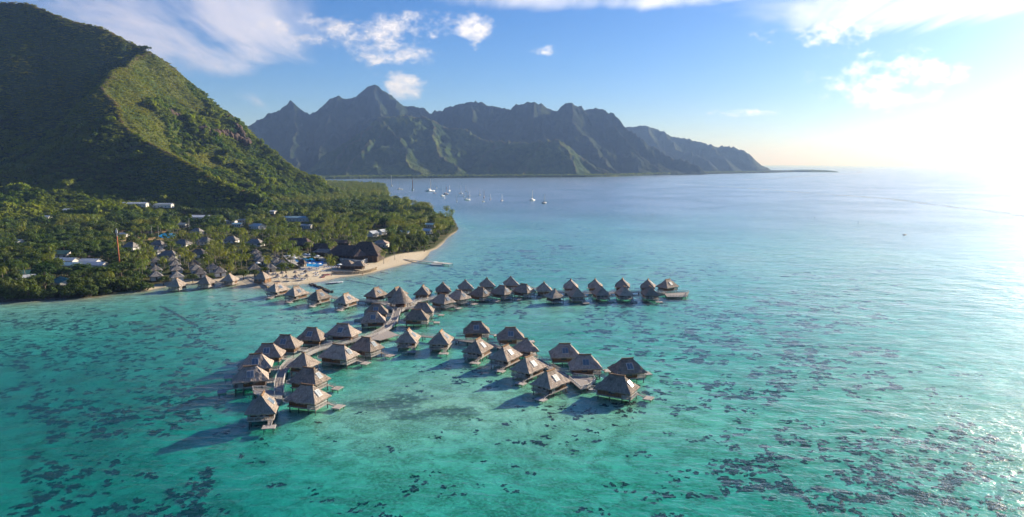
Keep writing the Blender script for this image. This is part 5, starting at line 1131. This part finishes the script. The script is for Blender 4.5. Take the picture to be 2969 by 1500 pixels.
# channel markers and a skiff on the reef flat
for px, py, lab in ((2361, 636, 'dark channel marker post on the reef flat, left one'), (2488, 650, 'dark channel marker post on the reef flat, right one'), (1891, 626, 'dark channel marker post in mid lagoon'), (1976, 526, 'distant channel marker near the reef pass')):
    x, y = gp(px, py); o = thing('channel_marker', lab, 'marker', (x, y, 0), 0, 'channel markers'); MB().tube([(0, 0, -4), (0, 0, 2.4)], 0.2, 8).build('post', M['pile_wood'], o); MB().lathe([(0.0, 2.0), (0.4, 2.0), (0.4, 2.6), (0.0, 3.2)], 8).build('top_mark', M['hull_dark'], o)
x, y = gp(2623, 682); sk = thing('skiff', 'small dark skiff out on the shining water at the right', 'boat', (x, y, 0), R(30)); link('hull', hull_mesh('hull', 6, 1.6, 0.7, M['hull_dark']), sk); MB().box(-0.4, 0.2, -0.6, 0.6, 0.5, 0.62).build('seat', M['rail_wood'], sk)
x, y = gp(2048, 507); sk = thing('motorboat', 'distant motorboat off the headland at the right', 'boat', (x, y, 0), R(10)); link('hull', hull_mesh('hull', 14, 4, 2.0, M['hull_dark']), sk); MB().box(-3, 2, -1.4, 1.4, 1.9, 3.6).build('cabin', M['white_plastic'], sk)

# ------------------------------------------------------------------ surf on the barrier reef
def surf(label, px_pts, w0, w1, seed, h=0.9):
    pts = resample(crom([gp(*p) for p in px_pts], 10), 9.0); rng = np.random.default_rng(seed); mb = MB(); n = len(pts); rows = []
    for i, p in enumerate(pts):
        f = i / n; w = (w0 + (w1 - w0) * f) * (0.4 + 1.1 * float(fbm(np.array([i * 0.23]), np.array([seed * 1.0]), 3, seed)[0])); d = pts[min(i + 1, n - 1)] - pts[max(i - 1, 0)]; d /= np.linalg.norm(d); nn = np.array([-d[1], d[0]])
        rows.append([(*(p + nn * w * k + rng.normal(0, w * .08, 2)), hh) for k, hh in ((-0.9, 0.02), (-0.3, h * rng.uniform(.3, .7)), (0.1, h * rng.uniform(.6, 1.2)), (0.5, 0.02))])
    vs = [q for r_ in rows for q in r_]; fs = [(i * 4 + k, i * 4 + k + 1, i * 4 + k + 5, i * 4 + k + 4) for i in range(n - 1) for k in range(3)]
    mb.add(vs, fs); o = mb.build('surf', M['foam']); tag(o, label, 'surf', kind='stuff'); return o
surf('long white line of breakers on the barrier reef', [(1966, 534), (2100, 541), (2232, 551), (2377, 562), (2547, 574), (2660, 586), (2771, 601), (2870, 612), (2990, 627), (3150, 648)], 9.0, 24.0, 3, 0.3)
surf('thin second line of breakers beyond the reef pass', [(2149, 521), (2260, 516), (2380, 508), (2489, 501), (2470, 493), (2445, 486)], 22.0, 40.0, 4, 0.4)

# ------------------------------------------------------------------ coral heads
import bmesh
def coral_mesh(seed):
    rng = random.Random(seed); bm = bmesh.new(); ang = rng.uniform(0, 3.14); el_ = rng.uniform(0.45, 1.0)
    for k in range(rng.randint(9, 15)):
        gx_, gy_ = rng.gauss(0, 0.42), rng.gauss(0, 0.42) * el_; s = rng.uniform(0.12, 0.42) if k else 0.5
        geom = bmesh.ops.create_icosphere(bm, subdivisions=1, radius=1.0)
        for v in geom['verts']:
            j = 0.6 + 0.8 * rng.random(); v.co = Vector((v.co.x * s * j + gx_ * math.cos(ang) - gy_ * math.sin(ang), v.co.y * s * j + gx_ * math.sin(ang) + gy_ * math.cos(ang), v.co.z * 0.42 * s * j))
    me = bpy.data.meshes.new('coral_head'); bm.to_mesh(me); bm.free(); me.materials.append(M['coral']); return me
corals = [coral_mesh(i) for i in range(8)]
CORAL = shapes('coral_shape', corals)
zones = [  # px centre, px radii, how many, size range in m
    (330, 1060, 340, 130, 785, (0.32, 1.86)), (230, 1000, 240, 60, 357, (0.32, 1.61)), (330, 1210, 250, 40, 261, (0.32, 1.61)), (480, 1130, 40, 30, 51, (0.36, 1.61)), (200, 1400, 160, 90, 214, (0.32, 1.69)), (500, 1420, 120, 60, 142, (0.32, 1.61)), (250, 920, 260, 40, 214, (0.36, 2.03)),
    (480, 975, 130, 22, 95, (0.36, 1.86)), (1200, 1330, 420, 110, 79, (0.18, 1.01)), (1650, 1250, 180, 60, 71, (0.22, 1.19)), (1330, 1100, 120, 40, 79, (0.27, 1.61)), (700, 1260, 120, 80, 32, (0.27, 1.19)), (2150, 1080, 260, 70, 261, (0.36, 2.20)), (2400, 1090, 220, 60, 142, (0.41, 2.37)), (2100, 1160, 150, 40, 71, (0.41, 1.61)),
    (2450, 1340, 380, 90, 404, (0.32, 1.61)), (2700, 1400, 260, 110, 309, (0.32, 1.69)), (2300, 1400, 260, 70, 142, (0.32, 1.61)), (2050, 960, 300, 60, 309, (0.54, 2.54)), (1900, 930, 200, 50, 190, (0.45, 2.37)), (2300, 960, 300, 80, 237, (0.54, 2.88)), (1700, 930, 200, 40, 106, (0.45, 2.20)),
    (950, 900, 160, 36, 190, (0.27, 1.35)), (750, 900, 160, 30, 118, (0.32, 1.69)), (1350, 900, 200, 20, 130, (0.36, 1.86)), (1250, 800, 150, 22, 130, (0.54, 2.88)), (1400, 770, 160, 20, 106, (0.63, 3.39)), (1700, 770, 400, 40, 285, (0.63, 3.81)), (1250, 915, 60, 20, 47, (0.27, 1.35)), (2200, 850, 400, 50, 261, (0.63, 3.39)), (1600, 880, 260, 18, 142, (0.41, 2.03)),
    (1450, 700, 260, 30, 142, (0.90, 5.08)), (1700, 1180, 140, 24, 61, (0.27, 1.27)), (1820, 1130, 180, 30, 71, (0.27, 1.53)), (1850, 1440, 120, 50, 28, (0.22, 1.10)),
    (700, 1440, 520, 50, 70, (0.35, 1.1)), (1500, 1430, 520, 60, 60, (0.3, 1.0)), (2050, 1300, 300, 120, 90, (0.4, 1.2)), (2650, 1200, 300, 120, 110, (0.5, 1.4))]
allc = []
rng = np.random.default_rng(77)
for px, py, rx, ry, n, (s0, s1) in zones:
    seeds = rng.uniform(-1, 1, (max(3, n // 4), 2)) * np.array([1.0, 1.15])
    for k in range(n):
        c = seeds[k % len(seeds)] + rng.normal(0, 1.0, 2) * np.array([16.0 / rx, 5.0 / ry]); qx, qy = px + c[0] * rx, py + c[1] * ry
        x, y = gp(qx, qy, -1.3); s = s0 + (s1 - s0) * rng.random() ** 1.8; allc.append((x, y, s))
cz = ground_z([c[0] for c in allc], [c[1] for c in allc]); allc = [(x, y, z, s, s * s / (x * x + y * y)) for (x, y, s), z in zip(allc, cz) if z < -0.5]
allc.sort(key=lambda c: -c[4])
for i, (x, y, z, s, _) in enumerate(allc[:290]):
    o = link('coral_head', corals[i % 8]); o.location = (x, y, z + 0.02); o.scale = (s, s * rng.uniform(.7, 1.1), min(s, 1.0)); o.rotation_euler = (0, 0, rng.uniform(0, 6.28))
    tag(o, 'dark coral head on the pale lagoon floor', 'coral', 'coral heads on the lagoon floor')
rest_c = np.array([c[:4] for c in allc[290:]])
scatter('coral_patches', rest_c[:, :3], np.stack([rest_c[:, 3], rest_c[:, 3], np.minimum(rest_c[:, 3], 1.0)], -1), CORAL, 'smaller dark coral patches strewn over the lagoon floor', 'coral', 0.0, 5)

# ------------------------------------------------------------------ palms and trees one can tell apart
PALM_N = [0]; TREE_N = [0]
def palm(x, y, s, label, group, g=GZ0):
    i = PALM_N[0] % 5; PALM_N[0] += 1
    return place('coconut_palm', label, 'palm tree', [('trunk', palm_trunks[i]), ('crown', palm_crowns[i])], x, y, random.uniform(0, 6.28), group, z=g, scale=(random.uniform(.9, 1.1) * s ** .75, random.uniform(.9, 1.1) * s ** .75, s))
def tree(x, y, s, label, group, kind='broadleaf', g=GZ0, cm=None):
    i = TREE_N[0] % 5; TREE_N[0] += 1; crown = tree_crowns[i] if kind == 'broadleaf' else pine_crowns[i % 3]
    return place('broadleaf_tree' if kind == 'broadleaf' else 'ironwood_tree', label, 'tree', [('trunk', tree_trunks[i]), ('crown', crown)], x, y, random.uniform(0, 6.28), group, z=g, scale=(s, s, s * random.uniform(.85, 1.1)))
def inland(x, y, need=2.5):
    for _ in range(40):
        if sdf(np.array([x]), np.array([y]), coast)[0] > need: break
        x *= 1.006; y *= 1.006
    return x, y
def zone_of(px, py):
    if px < 335: return 'left', 'coconut palm in the dark village on the left', 'palms in the left village'
    if py > 735 and px < 720: return 'garden', 'coconut palm rising between the grey garden bungalows', 'palms between the garden bungalows'
    if px < 760: return 'grove', 'coconut palm in the grove around the pale lodges', 'palms around the lodges'
    if px < 1130: return 'pool', 'coconut palm around the pool and the restaurant', 'palms around the pool and restaurant'
    return 'head', 'coconut palm on the wooded headland', 'palms on the headland'
heads = [(350 + a / 5.915, 640 + b / 5.915) for a, b in [(640, 30), (460, 430), (350, 690), (740, 640), (1150, 610), (1500, 640), (1890, 740), (1130, 220), (1250, 210), (1330, 220), (1590, 110), (1730, 150), (1830, 80), (1040, 190), (1540, 340), (1600, 380), (1690, 330), (1880, 460), (2080, 390), (2130, 460), (1080, 500), (1010, 560), (1230, 560), (1720, 520), (2300, 200), (2060, 150), (2130, 170), (2000, 130), (2150, 600), (2060, 600), (1960, 600), (50, 560), (200, 560), (300, 500), (560, 520), (880, 380), (420, 1050), (30, 250), (160, 200), (870, 260)]]
heads += [(720 + a / 6.44, 660 + b / 6.44) for a, b in [(700, 270), (740, 300), (820, 260), (630, 200), (500, 370), (350, 560), (940, 460), (1160, 290), (1220, 220), (1110, 300), (1540, 290), (1600, 290), (1540, 560), (1420, 680), (1270, 200), (260, 40), (120, 100), (690, 30), (960, 50), (1760, 30), (1850, 720), (2200, 660), (2290, 640), (2380, 650), (1500, 520)]]
heads += [(680 + a / 3.578, 520 + b / 3.578) for a, b in [(1700, 790), (1585, 820), (1545, 730), (1660, 690), (1400, 860)]]
heads += [(a / 3.389, 520 + b / 3.389) for a, b in [(500, 980), (715, 1060), (1075, 900), (240, 830), (150, 1080), (1180, 980), (850, 180), (700, 270), (770, 300), (840, 90), (1090, 210), (40, 570), (340, 560), (610, 330)]]
for px, py in heads:
    s = random.uniform(0.95, 1.3); x, y = gp(px, py, GZ0 + 8.2 * s); _, lab, grp = zone_of(px, py)
    if sdf(np.array([x]), np.array([y]), coast)[0] > (9 if px < 440 else 3): palm(x, y, s, lab, grp, max(0.8, gz(x, y)))
for (px, py), lab in (((1296, 598), 'taller of two lone palms leaning over the bay at the headland tip'), ((1309, 607), 'shorter of two lone palms leaning over the bay at the headland tip')):
    x, y = gp(px, py, GZ0 + 15); palm(x, y, 1.9, lab, None, max(0.8, gz(x, y)))
big = [(350 + a / 5.915, 640 + b / 5.915, s, l) for a, b, s, l in [(730, 990, .95, 'bright green round tree beside the leftmost bank hut'), (1010, 905, .7, 'pale green bush-like tree between the left and middle bank huts'), (1230, 930, .9, 'spreading tree behind the middle bank hut'), (2100, 870, .9, 'bright green tree at the left end of the beach'), (2290, 850, .8, 'second bright green tree at the left end of the beach'), (190, 800, 1.1, 'large broad-leaved tree left of the garden bungalows'), (90, 1000, 1.2, 'broad-leaved tree on the left bank below the orange mast'), (1560, 930, .6, 'small tree between the middle and right bank huts'), (640, 870, .55, 'small tree in the leftmost garden row')]]
big += [(720 + a / 6.44, 660 + b / 6.44, s, l) for a, b, s, l in [(700, 690, 1.25, 'big round tree with yellow-green top behind the beach'), (120, 800, .8, 'bright green tree beside the pyramid hut'), (300, 790, .7, 'dense tree behind the leftmost beach parasol'), (1900, 210, .8, 'bright round tree behind the restaurant roofs'), (320, 280, .8, 'dense tree beside the reception roof'), (240, 310, .7, 'clipped green tree below the bluish lodge')]]
big += [(a / 3.389, 520 + b / 3.389, s, l) for a, b, s, l in [(1000, 430, 1.9, 'huge dark tree above the dry field on the left'), (930, 400, 1.6, 'dark tree left of the huge one above the dry field'), (1060, 380, 1.5, 'dark tree right of the huge one above the dry field'), (760, 590, 1.5, 'tall dark tree beside the village road'), (780, 690, 1.5, 'dark tree right of the green-roofed house'), (340, 720, 1.5, 'dark round tree left of the green-roofed house'), (520, 790, 1.3, 'dark tree left of the twin long roofs'), (420, 900, 1.6, 'large dark tree below the twin long roofs'), (280, 1060, 1.3, 'dense dark tree at the left shore'), (410, 1120, 1.0, 'low dark tree overhanging the left shore'), (900, 1090, 1.2, 'round shore tree right of the left shore palms'), (1060, 1050, 1.4, 'large leafy tree on the shore left of the sandy spit'), (1180, 1040, 1.1, 'leafy tree at the sandy spit'), (1290, 960, 1.2, 'leafy tree just right of the orange mast'), (1000, 700, 1.1, 'green tree just left of the orange mast'), (1060, 740, 1.0, 'second green tree left of the orange mast'), (580, 560, 1.4, 'dark tree above the green-roofed house'), (60, 480, 1.5, 'dark tree at the far left behind the white-roofed house'), (570, 660, .8, 'small tree above the green roof'), (240, 460, 1.5, 'tall dark tree between the two tiny white houses'), (1620, 350, 1.3, 'vivid green tree above the small turquoise pool'), (1920, 390, 1.0, 'dark dome-shaped tree before the long hall'), (2180, 330, 1.4, 'dark tree right of the long hall')]]
for px, py, s, lab in big:
    x, y = inland(*gp(px, py, GZ0 + 4.4 * s)); tree(x, y, s * 1.08, lab, None, g=gz(x, y) - (1.4 if py > 815 else 0.2))
LS = ['highest', 'rightmost', 'leftmost', 'second from right', 'lowest']
for k, (px, py) in enumerate([(20, 760), (45, 800), (14, 820), (62, 830), (30, 845)]):
    x, y = inland(*gp(px, py, GZ0 + 6)); tree(x, y, 1.5, LS[k] + ' of five feathery ironwood trees at the far left shore', 'ironwoods at the left shore', 'pine', gz(x, y) - 1.2)
def clear(px, py, D, r=1.0):
    for bx_, by_, hw, bd in BUILD:
        if abs(px - bx_) < hw + 9 * r and -16 * r < py - by_ < 15 and D < bd + 25: return False
    return True
foot = np.array([(b[0], b[1]) for b in BUILD])
def candidates(n, seed, rmin, rmax, az0=-40, az1=-2):
    a = np.radians(np.random.default_rng(seed).uniform(az0, az1, n)); r_ = np.sqrt(np.random.default_rng(seed + 1).uniform(rmin ** 2, rmax ** 2, n)); x, y = r_ * np.sin(a), r_ * np.cos(a)
    s = sdf(x, y, coast); k = s > 5; k &= sdf(x, y, beach_poly) < -3; k &= sdf(x, y, strip_poly) < -2; return x[k], y[k], s[k]
x, y, s = candidates(5200, 300, 395, 860); zc = ground_z(x, y); np_, nt = 0, 0; mass_p = []; mass_t = []; und = []
for xx, yy, ss, zz_ in sorted(zip(x, y, s, zc), key=lambda q: q[0] ** 2 + q[1] ** 2):
    D = math.hypot(xx, yy); is_palm = random.random() < (0.07 if xx / yy < -0.545 else 0.5); sc = random.uniform(.9, 1.3) if is_palm else random.uniform(.55, 1.15) * (1.35 if xx / yy < -0.545 else 1.0)
    h = 8.2 * sc if is_palm else 4.6 * sc; px, py = project((xx, yy, zz_ + h)); gx, gy = project((xx, yy, zz_))
    if not (-80 < px < 1400): continue
    dark = px < 335 or px > 1130 or py < 640
    if not clear(px, py, D, 0.9 if not dark else 0.7) or not clear(gx, gy, D, 0.3): 
        continue
    if px < 335 and random.random() < 0.22: continue
    if is_palm and px < 440 and ss < 9: continue
    if not dark and random.random() < (0.58 if is_palm else 0.72): continue
    if is_palm and np_ < 190: np_ += 1; _, lab, grp = zone_of(px, py); palm(xx, yy, sc, lab, grp, zz_)
    elif not is_palm and nt < 230:
        nt += 1; zn = zone_of(px, py)[0]; nm = {'left': 'dark village trees on the left', 'garden': 'trees between the garden bungalows', 'grove': 'trees around the pale lodges', 'pool': 'trees around the pool and restaurant', 'head': 'trees on the wooded headland'}[zn]
        tree(xx, yy, sc, 'broad-leaved tree, one of the ' + nm, nm, g=zz_)
    else: (mass_p if is_palm else mass_t).append((xx, yy, zz_, sc))
for k in range(60):
    f = k / 59; px = 2 + 425 * f; py = 868 - 30 * f ** 1.5 - random.uniform(4, 16); x_, y_ = gp(px, py, GZ0)
    if 0.8 < sdf(np.array([x_]), np.array([y_]), coast)[0]: tree(x_, y_, random.uniform(.8, 1.3), 'dark leafy tree crowding the left shore', 'trees along the left shore', g=gz(x_, y_) - 2.1)
# feathery ironwoods right of the restaurant and along the headland edge
for k in range(34):
    px, py = random.uniform(1135, 1262), random.uniform(664, 712); x_, y_ = gp(px, py, GZ0 + 6)
    if sdf(np.array([x_]), np.array([y_]), coast)[0] > 4: tree(x_, y_, random.uniform(.9, 1.5), 'feathery ironwood tree right of the restaurant', 'ironwoods right of the restaurant', 'pine', gz(x_, y_))
# the woods farther out on the flat, beyond counting
x, y, s = candidates(26000, 310, 760, 2480, -40, -6.5)
h, _ = near_h(x, y); D = np.hypot(x, y); zc = ground_z(x, y); k = (h < 3) & (D < 2450); x, y, zc, D = x[k], y[k], zc[k], D[k]
sc = np.random.default_rng(6).uniform(.7, 1.3, len(x)); pal = fbm(x / 140, y / 140, 3, 61) + 0.25 * smooth(D, 900, 1300) + np.random.default_rng(9).normal(0, .12, len(x)) - 0.3 * (1 - smooth(x / y, -0.40, -0.30)) > 0.62
keepm = np.array([clear(*project((a, b, c + 8)), d, .6) for a, b, c, d in zip(x, y, zc, D)])
k = pal & keepm; P = np.stack([x[k], y[k], zc[k]], -1); S = sc[k] * 1.5
if mass_p: P = np.concatenate([P, np.array(mass_p)[:, :3]]); S = np.concatenate([S, np.array(mass_p)[:, 3]])
scatter('palm_grove', P, np.stack([S ** .85, S ** .85, S], -1), PALMS, 'dense coconut palm grove covering the flat of the peninsula', 'palm grove', 0.05, 12)
k = ~pal & keepm; P = np.stack([x[k], y[k], zc[k]], -1); S = (0.55 + 1.5 * np.random.default_rng(16).random(int(k.sum())) ** 2) * (0.75 + 0.6 * fbm(x[k] / 45, y[k] / 45, 2, 71))
if mass_t: P = np.concatenate([P, np.array(mass_t)[:, :3]]); S = np.concatenate([S, np.array(mass_t)[:, 3]])
scatter('woodland', P, S, TREES, 'mixed broad-leaved woodland covering the flat of the peninsula', 'woodland', 0.05, 13)
# low shrubs and garden planting
x, y, s = candidates(6000, 320, 400, 900); zc = ground_z(x, y); D = np.hypot(x, y)
k = np.array([clear(*project((a, b, c)), d, .25) for a, b, c, d in zip(x, y, zc, D)])
SHRUBS = shapes('shrub_shape', [leaf_cloud(120, 5, 1.3, 0.9, 0.3, None, 150 + i, -0.2).mesh('shrub', M['leaf']) for i in range(3)])
scatter('shrubs', np.stack([x[k], y[k], zc[k]], -1), np.random.default_rng(2).uniform(.6, 1.5, int(k.sum())), SHRUBS, 'low green shrubs and hedges between the houses', 'shrubs', 0.05, 14)
# coastal trees along the far shore
xs, ys = [], []
for a in np.radians(np.random.default_rng(5).uniform(-14, 20, 2600)):
    r0 = float(far_shore(np.array([math.sin(a) * 4000]), np.array([math.cos(a) * 4000]))[0]); rr = r0 + 40 + abs(random.gauss(0, 60)); xs.append(rr * math.sin(a)); ys.append(rr * math.cos(a))
scatter('shore_woodland', np.stack([xs, ys, np.full(len(xs), 4.0)], -1), np.random.default_rng(7).uniform(1.6, 3.2, len(xs)), FOREST, 'belt of trees along the foot of the far mountains', 'woodland', 0.05, 15)
# trees on the skyline of the near mountain
for px, py, s, lab in ((415, 124, 3.2, 'large lone tree on the skyline of the mountain'), (430, 138, 2.3, 'smaller tree just below the lone skyline tree'), (225, 68, 1.6, 'flat-topped tree on the mountain ridge, left of the lone tree'), (293, 78, 1.6, 'second flat-topped tree on the mountain ridge'), (140, 36, 2.0, 'flat-topped tree high on the ridge near the left peak'), (20, 4, 2.4, 'flat-topped tree at the top left of the ridge')):
    p = pd(px, py + 12, 1502); tree(p[0], p[1], s * .75, lab, None, g=float(near_h(np.array([p[0]]), np.array([p[1]]))[0][0]) - 1.5)
# rock bands on the right flank
cliff_rocks = [rock_mesh(20 + i, 1.0, 1.0) for i in range(5)]
for me in cliff_rocks: me.materials.append(M['cliff_rock'])
def cliff(label, pts, hgt, seed, n):
    rng = np.random.default_rng(seed); o = None; L = len(pts) - 1
    for k in range(n):
        f = k / (n - 1) * L; i = min(int(f), L - 1); q = np.array(pts[i]) + (np.array(pts[i + 1]) - np.array(pts[i])) * (f - i); hit = on_land(q[0] + rng.normal(0, 1), q[1] + rng.normal(0, 1.5), 0.0)
        if hit is None: continue
        x_, y_, z_ = hit
        if o is None: o = thing('cliff', label, 'cliff', (x_, y_, z_)); p0 = np.array([x_, y_, z_])
        s_ = link('rock', cliff_rocks[k % 5], o); s_.location = tuple(np.array([x_, y_, z_ + 1.0]) - p0); s_.scale = (rng.uniform(4, 8), rng.uniform(4, 8), hgt * rng.uniform(.7, 1.3)); s_.rotation_euler = (rng.normal(0, .15), rng.normal(0, .15), rng.uniform(0, 6))
cliff('long dark brown rock band across the right flank of the mountain', [(585, 380), (620, 388), (660, 398), (695, 408), (722, 418)], 8, 1, 40)
cliff('small brown rock face in the middle of the mountain flank', [(490, 328), (508, 336), (528, 348)], 6, 2, 12)
cliff('steep brown rock edge on the right skyline of the mountain', [(655, 338), (674, 356), (690, 374), (702, 396)], 8, 3, 22)

# ------------------------------------------------------------------ woods
def sample_polar(n, az0, az1, r0, r1, seed):
    rng = np.random.default_rng(seed); a = np.radians(rng.uniform(az0, az1, n)); r = np.sqrt(rng.uniform(r0 * r0, r1 * r1, n)); return r * np.sin(a), r * np.cos(a)
x, y = sample_polar(70000, -44, -13.0, 660, 1800, 5)
h, d = near_h(x, y); s = sdf(x, y, coast)
fern = fbm(x / 120, y / 120, 4, 15) + 0.35 * smooth(h, 60, 260) - 0.25 * (1 - smooth(h, 20, 70))
ok = (h > 2.5) & (s > 8) & (np.hypot(x, y) < 1790)
isf = fern > 0.56
k = ok & ~isf; n = int(k.sum()); sz = (0.5 + 1.1 * np.random.default_rng(3).random(n) ** 2) * np.where(np.random.default_rng(33).random(n) < 0.04, 1.9, 1.0) * (0.35 + 1.4 * fbm(x[k] / 45, y[k] / 45, 3, 19))
scatter('hillside_forest', np.stack([x[k], y[k], h[k] - 0.5], -1), sz, FOREST, 'dense green forest covering the lower mountain slopes on the left', 'forest', seed=8)
k = ok & isf; n = int(k.sum()); sz = np.random.default_rng(4).uniform(0.6, 1.4, n)
scatter('hillside_fern', np.stack([x[k], y[k], h[k] - 0.2], -1), sz, FERNS, 'yellow-green fern and scrub on the upper mountain slopes', 'scrub', seed=9)

# ------------------------------------------------------------------ haze: the air over the bay
hb = MB().box(-63000, 63000, -63000, 63000, -16, 820)
m, t, out = mat('haze'); ad = t.new('ShaderNodeAddShader')
for k, (c_, d_, g_) in enumerate((((0.10, 0.38, 1.0, 1), 6.4e-5, 0.0), ((1.0, 0.97, 0.92, 1), 2.2e-5, 0.88))):   # clear air, and the bright veil towards the sun
    v = t.new('ShaderNodeVolumePrincipled'); v.inputs['Color'].default_value = c_; v.inputs['Density'].default_value = d_; v.inputs['Anisotropy'].default_value = g_; v.inputs['Absorption Color'].default_value = (1, 1, 1, 1); t.l.new(v.outputs[0], ad.inputs[k])
t.l.new(ad.outputs[0], out.inputs[1]); M['haze'] = m
hz = hb.build('haze', m); tag(hz, 'thin pale haze over the bay and the far mountains', 'haze', kind='stuff')
